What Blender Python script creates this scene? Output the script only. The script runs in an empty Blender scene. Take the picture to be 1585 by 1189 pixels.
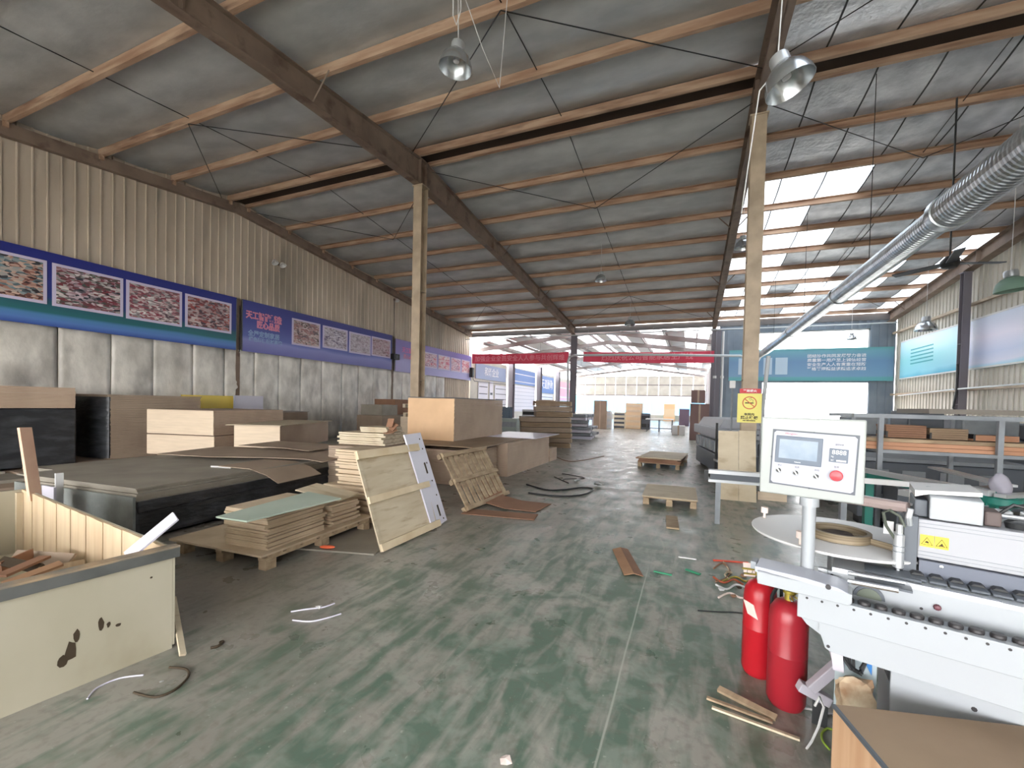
import bpy, bmesh, math, random
from mathutils import Vector, Matrix, noise
random.seed(7)
C = bpy.context.scene.collection
SC = bpy.context.scene
PI = math.pi
# ------------------------------------------------------------------ camera, sky, exposure
FPX, CX, CY = 645.848, 809.534, 639.24
YAW, PITCH, ROLL = map(math.radians, (-21.868, -1.2027, 1.3353))
fw = Vector((math.sin(YAW)*math.cos(PITCH), math.cos(YAW)*math.cos(PITCH), math.sin(PITCH)))
r0 = Vector((math.cos(YAW), -math.sin(YAW), 0)); u0 = r0.cross(fw)
RR = r0*math.cos(ROLL)+u0*math.sin(ROLL); UU = u0*math.cos(ROLL)-r0*math.sin(ROLL)
cd = bpy.data.cameras.new('camera'); cam = bpy.data.objects.new('camera', cd); C.objects.link(cam)
cd.sensor_width = 36; cd.lens = FPX/1585*36; cd.clip_end = 300; cd.clip_start = .05
cd.shift_x = (792.5-CX)/1585; cd.shift_y = (CY-594.5)/1585
cam.matrix_world = Matrix(((RR.x, UU.x, -fw.x, 0), (RR.y, UU.y, -fw.y, 0), (RR.z, UU.z, -fw.z, 1.5), (0, 0, 0, 1)))
SC.camera = cam
W = bpy.data.worlds.new('overcast_sky'); SC.world = W; W.use_nodes = True
W.node_tree.nodes['Background'].inputs[0].default_value = (1, .985, .98, 1)
W.node_tree.nodes['Background'].inputs[1].default_value = 1.0
SC.view_settings.view_transform = 'Standard'; SC.view_settings.look = 'None'
SC.view_settings.gamma = 1; SC.view_settings.use_curve_mapping = False
SC.view_settings.exposure = 3.92
SC.cycles.diffuse_bounces = 8; SC.cycles.max_bounces = 12

def ray(x, y): return RR*((x-CX)/FPX) - UU*((y-CY)/FPX) + fw
def atz(x, y, z):
    d = ray(x, y); t = (z-1.5)/d.z; return Vector((d.x*t, d.y*t, z))
# ------------------------------------------------------------------ helpers
def lin(c):
    o = []
    for v in c:
        v /= 255; o.append(v/12.92 if v <= .04045 else ((v+.055)/1.055)**2.4)
    return (*o, 1)
MATS = {}
def mat(name, c1, c2=None, rough=.6, metal=0, scale=4, stretch=(1, 1, 1), bump=0, lo=.35, hi=.65, detail=5, c3=None, scale3=2, lo3=.55, hi3=.7, spec=.5, bscale=None, emit=0):
    if name in MATS: return MATS[name]
    m = bpy.data.materials.new(name); m.use_nodes = True; n = m.node_tree.nodes; l = m.node_tree.links
    b = n['Principled BSDF']; b.inputs['Roughness'].default_value = rough; b.inputs['Metallic'].default_value = metal
    b.inputs['Specular IOR Level'].default_value = spec
    b.inputs['Base Color'].default_value = lin(c1)
    if c2 or bump:
        tc = n.new('ShaderNodeTexCoord'); mp = n.new('ShaderNodeMapping'); mp.inputs['Scale'].default_value = stretch
        l.new(tc.outputs['Object'], mp.inputs['Vector'])
        nz = n.new('ShaderNodeTexNoise'); nz.inputs['Scale'].default_value = scale; nz.inputs['Detail'].default_value = detail
        l.new(mp.outputs[0], nz.inputs['Vector'])
    if c2:
        def ramp(src, a, b_, ca, cb):
            mr = n.new('ShaderNodeMapRange'); mr.inputs['From Min'].default_value = a; mr.inputs['From Max'].default_value = b_
            l.new(src, mr.inputs['Value'])
            mx = n.new('ShaderNodeMix'); mx.data_type = 'RGBA'; l.new(mr.outputs[0], mx.inputs[0])
            if isinstance(ca, tuple): mx.inputs[6].default_value = ca
            else: l.new(ca, mx.inputs[6])
            mx.inputs[7].default_value = cb; return mx.outputs[2]
        out = ramp(nz.outputs['Fac'], lo, hi, lin(c1), lin(c2))
        if c3:
            n3 = n.new('ShaderNodeTexNoise'); n3.inputs['Scale'].default_value = scale3; n3.inputs['Detail'].default_value = 6
            l.new(mp.outputs[0], n3.inputs['Vector']); out = ramp(n3.outputs['Fac'], lo3, hi3, out, lin(c3))
        l.new(out, b.inputs['Base Color'])
    if bump:
        bp = n.new('ShaderNodeBump'); bp.inputs['Strength'].default_value = bump; bp.inputs['Distance'].default_value = .02
        nb = nz
        if bscale:
            nb = n.new('ShaderNodeTexNoise'); nb.inputs['Scale'].default_value = bscale; nb.inputs['Detail'].default_value = 4; l.new(mp.outputs[0], nb.inputs['Vector'])
        l.new(nb.outputs['Fac'], bp.inputs['Height']); l.new(bp.outputs[0], b.inputs['Normal'])
    if emit:
        b.inputs['Emission Color'].default_value = lin(c1); b.inputs['Emission Strength'].default_value = emit
    MATS[name] = m; return m
def translucent(name, col, through=.3):
    m = bpy.data.materials.new(name); m.use_nodes = True; n = m.node_tree.nodes; l = m.node_tree.links
    n.remove(n['Principled BSDF']); o = n['Material Output']
    a = n.new('ShaderNodeBsdfTranslucent'); t = n.new('ShaderNodeBsdfTransparent'); mx = n.new('ShaderNodeMixShader')
    a.inputs[0].default_value = lin(col); t.inputs[0].default_value = lin(col); mx.inputs[0].default_value = through
    l.new(a.outputs[0], mx.inputs[1]); l.new(t.outputs[0], mx.inputs[2]); l.new(mx.outputs[0], o.inputs[0]); return m

def tag(o, label=None, cat=None, group=None, kind=None):
    if label: o['label'] = label
    if cat: o['category'] = cat
    if group: o['group'] = group
    if kind: o['kind'] = kind
    return o
class MB:
    def __init__(s): s.bm = bmesh.new()
    def face(s, pts):
        return s.bm.faces.new([s.bm.verts.new(p) for p in pts])
    def hexa(s, p):   # 8 points: bottom 4 ccw, top 4
        v = [s.bm.verts.new(q) for q in p]
        for f in ((3, 2, 1, 0), (4, 5, 6, 7), (0, 1, 5, 4), (1, 2, 6, 5), (2, 3, 7, 6), (3, 0, 4, 7)): s.bm.faces.new([v[i] for i in f])
        return s
    def box(s, x0, x1, y0, y1, z0, z1, M=None):
        p = [Vector(q) for q in ((x0, y0, z0), (x1, y0, z0), (x1, y1, z0), (x0, y1, z0), (x0, y0, z1), (x1, y0, z1), (x1, y1, z1), (x0, y1, z1))]
        if M: p = [M @ q for q in p]
        return s.hexa(p)
    def prism(s, prof, axis, a, b, M=None):   # prof 2D (ccw) extruded along axis
        def P(q, t):
            v = {'x': (t, q[0], q[1]), 'y': (q[0], t, q[1]), 'z': (q[0], q[1], t)}[axis]; v = Vector(v); return M @ v if M else v
        A = [s.bm.verts.new(P(q, a)) for q in prof]; B = [s.bm.verts.new(P(q, b)) for q in prof]; n = len(prof)
        s.bm.faces.new(A[::-1]); s.bm.faces.new(B)
        for i in range(n): s.bm.faces.new((A[i], A[(i+1) % n], B[(i+1) % n], B[i]))
        return s
    def tube(s, pts, r, seg=8, cap=True):
        pts = [Vector(p) for p in pts]; rings = []; rr = r if isinstance(r, (list, tuple)) else [r]*len(pts); up = None
        for i, p in enumerate(pts):
            d = (pts[min(i+1, len(pts)-1)]-pts[max(i-1, 0)]).normalized()
            if up is None: up = Vector((0, 0, 1)) if abs(d.z) < .9 else Vector((1, 0, 0))
            a = d.cross(up).normalized(); b = a.cross(d).normalized(); up = b
            rings.append([s.bm.verts.new(p+a*rr[i]*math.cos(2*PI*k/seg)+b*rr[i]*math.sin(2*PI*k/seg)) for k in range(seg)])
        for A, B in zip(rings, rings[1:]):
            for k in range(seg): s.bm.faces.new((A[k], A[(k+1) % seg], B[(k+1) % seg], B[k]))
        if cap: s.bm.faces.new(rings[0][::-1]); s.bm.faces.new(rings[-1])
        return s
    def lathe(s, prof, seg=20, M=None, c=(0, 0, 0)):
        rings = []
        for r, z in prof:
            ring = []
            for k in range(seg):
                v = Vector((c[0]+r*math.cos(2*PI*k/seg), c[1]+r*math.sin(2*PI*k/seg), c[2]+z)); ring.append(s.bm.verts.new(M @ v if M else v))
            rings.append(ring)
        for A, B in zip(rings, rings[1:]):
            for k in range(seg): s.bm.faces.new((A[k], A[(k+1) % seg], B[(k+1) % seg], B[k]))
        return s
    def build(s, name, m, parent=None, smooth=False, bev=0, **kw):
        bmesh.ops.recalc_face_normals(s.bm, faces=s.bm.faces)
        me = bpy.data.meshes.new(name); s.bm.to_mesh(me); s.bm.free()
        if smooth:
            me.polygons.foreach_set('use_smooth', [True]*len(me.polygons)); me.set_sharp_from_angle(angle=math.radians(38))
        me.materials.append(m); o = bpy.data.objects.new(name, me); C.objects.link(o)
        if parent: o.parent = parent
        if bev:
            b = o.modifiers.new('bevel', 'BEVEL'); b.width = bev; b.segments = 2; b.limit_method = 'ANGLE'
        return tag(o, **kw)
def thing(name, label, cat, loc=(0, 0, 0), rz=0, group=None):
    o = bpy.data.objects.new(name, None); C.objects.link(o); o.location = loc; o.rotation_euler = (0, 0, rz)
    o.empty_display_size = .2
    return tag(o, label, cat, group)
def copy_tree(o, parent=None):
    c = o.copy(); C.objects.link(c); c.parent = parent
    for ch in list(o.children): copy_tree(ch, c)
    return c
def text(name, s, size, m, parent, M, sx=1, bold=0, **kw):
    cu = bpy.data.curves.new(name, 'FONT'); cu.body = s; cu.size = size; cu.align_x = 'CENTER'; cu.align_y = 'CENTER'
    cu.extrude = .0015; cu.resolution_u = 2; cu.offset = bold
    t = bpy.data.objects.new('tmp', cu); C.objects.link(t); bpy.context.view_layer.update()
    me = bpy.data.meshes.new_from_object(t.evaluated_get(bpy.context.evaluated_depsgraph_get()))
    bpy.data.objects.remove(t); me.name = name; me.materials.clear(); me.materials.append(m)
    me.transform(M @ Matrix.Diagonal((sx, 1, 1, 1)))
    o = bpy.data.objects.new(name, me); C.objects.link(o); o.parent = parent; return tag(o, **kw)
def facing(p, nrm, right):   # matrix: text plane at p, local x=right, local z = nrm
    n = Vector(nrm).normalized(); r = Vector(right).normalized(); u = n.cross(r)
    return Matrix(((r.x, u.x, n.x, p[0]), (r.y, u.y, n.y, p[1]), (r.z, u.z, n.z, p[2]), (0, 0, 0, 1)))
# ------------------------------------------------------------------ materials
m_purlin = mat('rusty_primer', (192, 164, 140), (158, 124, 102), rough=.7, scale=2.2, stretch=(.5, 4, 4), c3=(124, 96, 82), scale3=1.6, lo3=.58, hi3=.72)
m_rafter = mat('brown_grey_steel', (136, 118, 104), (116, 98, 86), rough=.65, scale=2, c3=(96, 76, 64), scale3=3)
m_column = mat('dusty_tan_steel', (186, 168, 146), (160, 144, 124), rough=.6, scale=3)
m_foil = mat('dull_foil_roof', (196, 198, 198), (172, 175, 176), rough=.45, metal=.2, scale=1.2, stretch=(1, 2, 1), bump=.25, bscale=5)
m_foil2 = mat('silver_foil_roof', (220, 222, 228), (178, 182, 190), rough=.4, metal=.25, scale=2.5, bump=.6, bscale=14)
m_clad = mat('cream_cladding', (204, 190, 174), (186, 172, 156), rough=.55, scale=1.5, stretch=(1, 1, .3), c3=(160, 150, 136), scale3=.8)
m_clad_r = mat('cream_cladding_clean', (206, 202, 190), (192, 188, 176), rough=.5, scale=1.5)
m_cladg = mat('blue_grey_cladding', (128, 140, 152), (112, 124, 138), rough=.5, scale=1)
m_quilt = mat('silver_quilt', (232, 228, 220), (192, 188, 180), rough=.38, metal=0, scale=2.5, stretch=(1, 1, .6), bump=.8, bscale=7, c3=(152, 148, 142), scale3=1.3, lo3=.55, hi3=.75)
m_mdf = mat('fibreboard', (190, 168, 148), (178, 156, 136), rough=.75, scale=2)
m_mdf_light = mat('fibreboard_pale_edge', (224, 206, 182), (212, 194, 170), rough=.75, scale=2, stretch=(1, 1, 12))
m_mdf_dark = mat('fibreboard_dusty', (164, 146, 128), (148, 130, 114), rough=.8, scale=1.5)
m_ply = mat('plywood_pale', (208, 196, 172), (192, 177, 150), rough=.7, scale=2, stretch=(1, 5, 1), c3=(174, 156, 128), scale3=3)
m_plyedge = mat('plywood_stack', (202, 184, 158), (180, 160, 134), rough=.75, scale=3, stretch=(1, 1, 8))
m_grey_sheet = mat('grey_faced_board', (150, 144, 132), (132, 126, 116), rough=.6, scale=2)
m_mint = mat('mint_sheet', (186, 200, 186), (172, 188, 174), rough=.4, scale=2)
m_white_board = mat('white_laminate', (206, 204, 218), rough=.35)
m_wrap = mat('black_stretch_film', (44, 46, 50), (76, 80, 84), rough=.32, scale=3, stretch=(1, 1, 3), lo=.45, hi=.8, bump=.7, bscale=6)
m_wrapg = mat('dusty_clear_film', (104, 108, 106), (140, 146, 144), rough=.35, scale=2.5, bump=.6, bscale=6)
m_crate = mat('crate_plywood', (184, 178, 160), (168, 162, 142), rough=.7, scale=1.3, stretch=(1, 1, .6), c3=(156, 147, 124), scale3=2.2, lo3=.56, hi3=.75)
m_crate_in = mat('crate_boards', (212, 192, 160), (196, 172, 140), rough=.7, scale=3, stretch=(3, 1, .4))
m_knot = mat('dark_knot', (62, 50, 34), rough=.8)
m_rim = mat('grey_steel_strip', (112, 114, 112), (92, 94, 92), rough=.5, metal=.3, scale=4)
m_pallet = mat('pallet_wood', (180, 160, 132), (148, 128, 104), rough=.8, scale=4, stretch=(1, 4, 4))
m_brown = mat('brown_board', (150, 112, 88), (132, 98, 76), rough=.75, scale=2)
m_cardboard = mat('cardboard', (160, 124, 94), (140, 106, 80), rough=.85, scale=3)
m_cardboard2 = mat('brown_hardboard', (150, 128, 104), (134, 112, 90), rough=.7, scale=2)
m_endgrain = mat('oak_veneer', (206, 170, 136), (190, 150, 116), rough=.6, scale=3, stretch=(8, 8, .6))
m_mach = mat('machine_white', (160, 165, 170), rough=.35)
m_mach2 = mat('machine_slate', (92, 98, 112), rough=.4)
m_dark = mat('dark_rubber', (38, 40, 42), rough=.5)
m_black = mat('black_plastic', (24, 25, 27), rough=.4)
m_steel = mat('bright_steel', (200, 204, 208), rough=.25, metal=.9)
m_alu = mat('aluminium', (196, 200, 204), rough=.35, metal=.6)
m_galv = mat('galvanised_duct', (196, 202, 206), (168, 174, 178), rough=.28, metal=.85, scale=6)
m_greym = mat('machine_grey', (146, 152, 158), (126, 132, 138), rough=.5, scale=3)
m_greymd = mat('machine_grey_dark', (84, 90, 98), rough=.5)
m_red = mat('extinguisher_red', (166, 38, 50), (150, 32, 44), rough=.35, scale=3, c3=(190, 80, 84), scale3=2.5, lo3=.6, hi3=.8)
m_brass = mat('brass', (176, 158, 70), rough=.35, metal=.6)
m_paper = mat('paper_tag', (230, 214, 206), rough=.8)
m_green = mat('green_machine_paint', (34, 120, 108), rough=.4)
m_orange = mat('orange_board', (198, 152, 122), (178, 130, 100), rough=.6, scale=2, stretch=(.4, 3, 3))
m_glass = translucent('window_glass', (240, 246, 250), .85)
m_frp = translucent('translucent_roof_sheet', (176, 180, 184), .12)
m_white = mat('white_paint', (212, 212, 212), rough=.5)
m_pvc = mat('grey_white_pipe', (202, 208, 212), rough=.4)
m_yel = mat('sign_yellow', (228, 204, 60), rough=.5)
m_signred = mat('sign_red', (206, 52, 60), rough=.5)
m_banred = mat('banner_red', (240, 84, 112), (230, 70, 98), rough=.6, scale=1)
m_txt = mat('print_white', (236, 236, 240), rough=.6)
m_txtp = mat('print_pink', (232, 150, 178), rough=.6)
m_txtd = mat('print_dark', (70, 60, 40), rough=.6)
m_frame = mat('print_border', (214, 206, 232), rough=.5)
# floor
def floor_mat():
    m = bpy.data.materials.new('worn_green_floor'); m.use_nodes = True; n = m.node_tree.nodes; l = m.node_tree.links; b = n['Principled BSDF']
    tc = n.new('ShaderNodeTexCoord')
    def mapping(sc, rz=0):
        mp = n.new('ShaderNodeMapping'); mp.inputs['Scale'].default_value = sc; mp.inputs['Rotation'].default_value = (0, 0, rz); l.new(tc.outputs['Object'], mp.inputs[0]); return mp.outputs[0]
    def noi(v, s, d=6, dis=0):
        z = n.new('ShaderNodeTexNoise'); z.inputs['Scale'].default_value = s; z.inputs['Detail'].default_value = d; z.inputs['Distortion'].default_value = dis; l.new(v, z.inputs['Vector']); return z.outputs['Fac']
    def rng(v, a, b_, c=0, d=1):
        r = n.new('ShaderNodeMapRange'); r.inputs[1].default_value = a; r.inputs[2].default_value = b_; r.inputs[3].default_value = c; r.inputs[4].default_value = d; l.new(v, r.inputs[0]); return r.outputs[0]
    def mix(f, a, c):
        x = n.new('ShaderNodeMix'); x.data_type = 'RGBA'
        l.new(f, x.inputs[0])
        for q, i in ((a, 6), (c, 7)):
            if isinstance(q, tuple): x.inputs[i].default_value = q
            else: l.new(q, x.inputs[i])
        return x.outputs[2]
    def mth(op, a, b_):
        x = n.new('ShaderNodeMath'); x.operation = op
        for q, i in ((a, 0), (b_, 1)):
            if isinstance(q, (int, float)): x.inputs[i].default_value = q
            else: l.new(q, x.inputs[i])
        return x.outputs[0]
    v1 = mapping((1, 1, 1)); v2 = mapping((1.6, .35, 1), .5)
    base = mix(rng(noi(v1, .5), .38, .62), lin((166, 164, 156)), lin((144, 141, 133)))
    # paint survives mostly in the aisle near the machines, worn off elsewhere
    sx = n.new('ShaderNodeSeparateXYZ'); l.new(tc.outputs['Object'], sx.inputs[0])
    gx = rng(mth('ABSOLUTE', mth('ADD', sx.outputs[0], .6), 0), .4, 2.6, 1, 0)
    gy = rng(sx.outputs[1], 3, 11, 1, .25)
    area = mth('MULTIPLY', gx, gy)
    streak = noi(v2, 6.5, 12, .5)
    patch = noi(v1, 2.8, 12, .9)
    g = mth('ADD', mth('MULTIPLY', streak, .55), mth('MULTIPLY', patch, .5))
    g = mth('ADD', g, mth('MULTIPLY', area, .12))
    fac = rng(g, .54, .68)
    col = mix(mth('MULTIPLY', fac, .75), base, lin((58, 98, 80)))
    lightp = rng(noi(v1, 5.5, 12, .6), .5, .64)
    col = mix(mth('MULTIPLY', lightp, mth('MULTIPLY', area, .55)), col, lin((150, 158, 148)))
    dust = rng(noi(v1, .8, 6), .42, .62)
    edge = rng(sx.outputs[0], -1.2, -3.2, 0, 1)
    col = mix(mth('MULTIPLY', mth('MULTIPLY', dust, edge), .6), col, lin((128, 116, 104)))
    fine = rng(noi(v1, 22, 8), .5, .68)
    col = mix(mth('MULTIPLY', fine, .34), col, lin((104, 98, 88)))
    spots = rng(noi(v1, 38, 3), .66, .74)
    col = mix(mth('MULTIPLY', spots, .45), col, lin((178, 182, 172)))
    line = rng(mth('ABSOLUTE', mth('ADD', mth('ADD', sx.outputs[0], .325), mth('MULTIPLY', mth('SUBTRACT', noi(v1, 1.5), .5), .02)), 0), .003, .007, 1, 0)
    near = rng(sx.outputs[1], 4.2, 3.6, 0, 1)
    col = mix(mth('MULTIPLY', mth('MULTIPLY', line, near), .6), col, lin((186, 188, 178)))
    l.new(col, b.inputs['Base Color']); b.inputs['Roughness'].default_value = .5
    l.new(rng(noi(v1, 3), .3, .7, .24, .48), b.inputs['Roughness'])
    bp = n.new('ShaderNodeBump'); bp.inputs['Strength'].default_value = .15; bp.inputs['Distance'].default_value = .01; l.new(noi(v1, 9), bp.inputs['Height']); l.new(bp.outputs[0], b.inputs['Normal'])
    return m
def picture_mat(name, cols, scale, seed):
    m = bpy.data.materials.new(name); m.use_nodes = True; n = m.node_tree.nodes; l = m.node_tree.links; b = n['Principled BSDF']
    tc = n.new('ShaderNodeTexCoord'); mp = n.new('ShaderNodeMapping'); mp.inputs['Location'].default_value = (seed, seed*.7, 0); mp.inputs['Rotation'].default_value = (.4, 0, 0); mp.inputs['Scale'].default_value = (1, 1, 2.4)
    l.new(tc.outputs['Object'], mp.inputs[0])
    vz = n.new('ShaderNodeTexVoronoi'); vz.distance = 'MANHATTAN'; vz.inputs['Scale'].default_value = scale*1.6; vz.inputs['Randomness'].default_value = .9; l.new(mp.outputs[0], vz.inputs['Vector'])
    v2 = n.new('ShaderNodeTexVoronoi'); v2.inputs['Scale'].default_value = scale*5; l.new(mp.outputs[0], v2.inputs['Vector'])
    a1 = n.new('ShaderNodeSeparateColor'); a2 = n.new('ShaderNodeSeparateColor'); l.new(vz.outputs['Color'], a1.inputs[0]); l.new(v2.outputs['Color'], a2.inputs[0])
    mm = n.new('ShaderNodeMath'); mm.operation = 'MULTIPLY_ADD'; l.new(a2.outputs[0], mm.inputs[0]); mm.inputs[1].default_value = .45
    m2_ = n.new('ShaderNodeMath'); m2_.operation = 'MULTIPLY'; l.new(a1.outputs[0], m2_.inputs[0]); m2_.inputs[1].default_value = .55; l.new(m2_.outputs[0], mm.inputs[2])
    cr = n.new('ShaderNodeValToRGB'); cr.color_ramp.interpolation = 'LINEAR'; el = cr.color_ramp.elements
    while len(el) < len(cols): el.new(.5)
    for i, c in enumerate(cols): el[i].position = .15+.7*i/(len(cols)-1); el[i].color = lin(c)
    l.new(mm.outputs[0], cr.inputs[0]); l.new(cr.outputs[0], b.inputs['Base Color']); b.inputs['Roughness'].default_value = .5; return m
def banner_mat(name, stops, axis=2, lo=0, hi=1, wave=.25):
    m = bpy.data.materials.new(name); m.use_nodes = True; n = m.node_tree.nodes; l = m.node_tree.links; b = n['Principled BSDF']
    tc = n.new('ShaderNodeTexCoord'); sp = n.new('ShaderNodeSeparateXYZ'); l.new(tc.outputs['Object'], sp.inputs[0])
    nz = n.new('ShaderNodeTexNoise'); nz.inputs['Scale'].default_value = .35; l.new(tc.outputs['Object'], nz.inputs['Vector'])
    mr = n.new('ShaderNodeMapRange'); mr.inputs[1].default_value = lo; mr.inputs[2].default_value = hi; l.new(sp.outputs[axis], mr.inputs[0])
    ma = n.new('ShaderNodeMath'); ma.operation = 'MULTIPLY_ADD'; l.new(nz.outputs['Fac'], ma.inputs[0]); ma.inputs[1].default_value = wave; l.new(mr.outputs[0], ma.inputs[2])
    mb = n.new('ShaderNodeMath'); mb.operation = 'SUBTRACT'; l.new(ma.outputs[0], mb.inputs[0]); mb.inputs[1].default_value = wave/2
    cr = n.new('ShaderNodeValToRGB'); el = cr.color_ramp.elements
    while len(el) < len(stops): el.new(.5)
    for i, (p, c) in enumerate(stops): el[i].position = p; el[i].color = lin(c)
    l.new(mb.outputs[0], cr.inputs[0]); l.new(cr.outputs[0], b.inputs['Base Color']); b.inputs['Roughness'].default_value = .45; return m
# ------------------------------------------------------------------ structure
XL, XR, YR, YF, ZR = -13.0, 8.3, 8.59, 23.2, 7.37
R1, R2, R3 = -6.27, .98, 8.05
SL = .1
def zp(y): return ZR-SL*abs(y-YR)          # underside of purlins
MB().box(XL-.3, XR+.3, -8, 50, -.2, 0).build('floor', floor_mat(), kind='structure')
MB().box(XL-25, XL-.32, -30, 90, -.35, -.1).box(XR+.32, XR+30, -30, 90, -.35, -.1).box(XL-.3, XR+.3, -30, -8.02, -.35, -.1).box(XL-.3, XR+.3, 50.02, 90, -.35, -.1).build('ground', mat('pale_concrete', (186, 186, 180), (170, 170, 164), rough=.8, scale=1), kind='structure')
# the roof: a dull foil lining that sags a little between purlins
py = [YR-.27, YR+.27]
y = YR-.27
while y > -6: y -= 1.46; py.append(y)
y = YR+.27
while y < YF-1.2: y += 1.42; py.append(y)
py.sort()
prof = []
for a, b in zip(py, py[1:]):
    for k in range(6):
        t = k/6; yy = a+(b-a)*t; sag = (.07 if b-a > .8 else -.12)*math.sin(PI*t); prof.append((yy, zp(yy)+.17-sag))
prof.append((py[-1], zp(py[-1])+.17))
def roof_strip(x0, x1, pr, th=.03):
    b = MB(); A = [[b.bm.verts.new((x, y, z+dz)) for (y, z) in pr] for x, dz in ((x0, 0), (x1, 0), (x1, th), (x0, th))]
    for i in range(len(pr)-1):
        for j in range(4): b.bm.faces.new((A[j][i], A[j][i+1], A[(j+1) % 4][i+1], A[(j+1) % 4][i]))
    b.bm.faces.new([A[j][0] for j in range(4)]); b.bm.faces.new([A[j][-1] for j in range(4)]); return b
ceil = roof_strip(XL-.3, R2, prof).build('ceiling', m_foil, smooth=True, kind='structure')
nst = 8; sw = (XR+.1-R2)/nst
top = MB()
def rsag(a, b_, k, n=5): y_ = a+(b_-a)*k/n; return (y_, zp(y_)+.17-(.05*math.sin(PI*k/n) if b_-a > .8 else 0))
for i in range(nst):
    x0 = R2+i*sw; x1 = x0+sw
    for a, b_ in zip(py, py[1:]):
        seg = [rsag(a, b_, k) for k in range(6)]
        yc = (a+b_)/2
        sky = (i in (0, 1, 2) and yc < 4.6) or (i in (0, 1, 2) and yc > 12.2) or (i in (3, 4, 5) and yc > 17) or (i == 7 and yc > 15.5)  # near-end skylights added, far zone enlarged, to bring in more light
        if sky and (i+int(yc*1.3)) % 4 != 3: roof_strip(x0, x1, seg, .006).build('skylight_sheet', m_frp, ceil)
        else: roof_strip(x0, x1, seg, .012).build('foil_panel', m_foil2, ceil)
# dark joint strips under the foil panels
for i in range(nst+1):
    x0 = R2+i*sw
    for a, b_ in zip(py, py[1:]): roof_strip(x0-.014, x0+.014, [(p_[0], p_[1]-.008) for p_ in (rsag(a, b_, k) for k in range(6))], .006).build('seam_strip', mat('dark_seam', (62, 64, 66), rough=.7), ceil)
# opaque outer sheet above the foil bay except at the skylights would hide them; the foil panels themselves close the roof
for a in py:
    s = -1 if a < YR else 1
    b = MB(); z = zp(a)
    d = -s*.075   # flange direction
    pr = [(a, z), (a+d, z), (a+d, z+.012), (a+d*.12, z+.012), (a+d*.12, z+.15), (a+d, z+.15), (a+d, z+.16), (a, z+.16)]
    b.prism(pr, 'x', XL, XR); b.build('purlin', m_purlin, ceil)
MB().box(XL, XR, YR-.26, YR+.26, ZR+.11, ZR+.13).build('ridge_cap', mat('ridge_dark_brown', (60, 50, 44), rough=.8), ceil)  # dark brown sheet closing the gap between the paired ridge purlins
# sag rods and wind braces
for x in ((XL+R1)/2, (R1+R2)/2, (R2+R3)/2):
    for a, b_ in zip(py, py[1:]):
        if b_-a > .8 and a > -1: MB().tube([(x, a, zp(a)+.1), (x, b_, zp(b_)+.1)], .009, 5).build('tie_rod', m_dark, ceil)
for xa, xb in ((XL, (XL+R1)/2), (R1, (XL+R1)/2), (R1, (R1+R2)/2), (R2, (R1+R2)/2), (R2, (R2+R3)/2), (R3, (R2+R3)/2)):
    for yb in (YR-3.2, YR+3.1):
        MB().tube([(xa, YR+(.4 if yb > YR else -.4), ZR-.05), (xb, yb, zp(yb)-.02)], .009, 5).build('brace_rod', m_dark, ceil)
    MB().tube([(xa, YF-.3, zp(YF)-.05), (xb, YF-4.5, zp(YF-4.5)-.02)], .009, 5).build('brace_rod', m_dark, ceil)
# rafters
def rafter(x, label, y0=-6.8, y1=YF+.1, wdt=.2, col=True):
    t = thing('roof_rafter', label, 'beam', (x, 0, 0), 0)
    def depth(y):
        d = abs(y-YR); return .62-.05*d if d < 4 else .42
    ys = [y0, 2, YR-4, YR-2, YR, YR+2, YR+4, 16, y1]
    b = MB(); V = []
    for y in ys:
        z = zp(y); V.append([b.bm.verts.new(p) for p in ((-.012, y, z-depth(y)), (.012, y, z-depth(y)), (.012, y, z), (-.012, y, z))])
    for A, B in zip(V, V[1:]):
        for k in range(4): b.bm.faces.new((A[k], A[(k+1) % 4], B[(k+1) % 4], B[k]))
    b.build('web', m_rafter, t)
    for nm, f in (('top_flange', lambda y: zp(y)-.001), ('bottom_flange', lambda y: zp(y)-depth(y)+.014)):
        b = MB(); V = []
        for y in ys: z = f(y); V.append([b.bm.verts.new(p) for p in ((-wdt/2, y, z-.014), (wdt/2, y, z-.014), (wdt/2, y, z), (-wdt/2, y, z))])
        for A, B in zip(V, V[1:]):
            for k in range(4): b.bm.faces.new((A[k], A[(k+1) % 4], B[(k+1) % 4], B[k]))
        b.bm.faces.new(V[0]); b.bm.faces.new(V[-1]); b.build(nm, m_rafter, t)
    for y in (YR-5.2, YR-.12, YR+.12, YR+3.9, 17):
        MB().box(-wdt/2+.01, wdt/2-.01, y-.008, y+.008, zp(y)-depth(y)+.02, zp(y)-.02).build('stiffener', m_rafter, t)
    for y in py[2::3]:
        if -2 < y < YF and abs(y-YR) > .5:
            for s in (-1, 1): MB().tube([(s*.03, y, zp(y)-depth(y)+.03), (s*.42, y, zp(y)+.03)], .016, 4).build('fly_brace', m_rafter, t)
    return t
rafter(R1, 'brown steel roof rafter over the board stacks left of the aisle')
rafter(R2, 'brown steel roof rafter above the yellow no-smoking sign column')
rafter(R3, 'tan steel roof rafter running along the right wall', wdt=.26)
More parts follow.
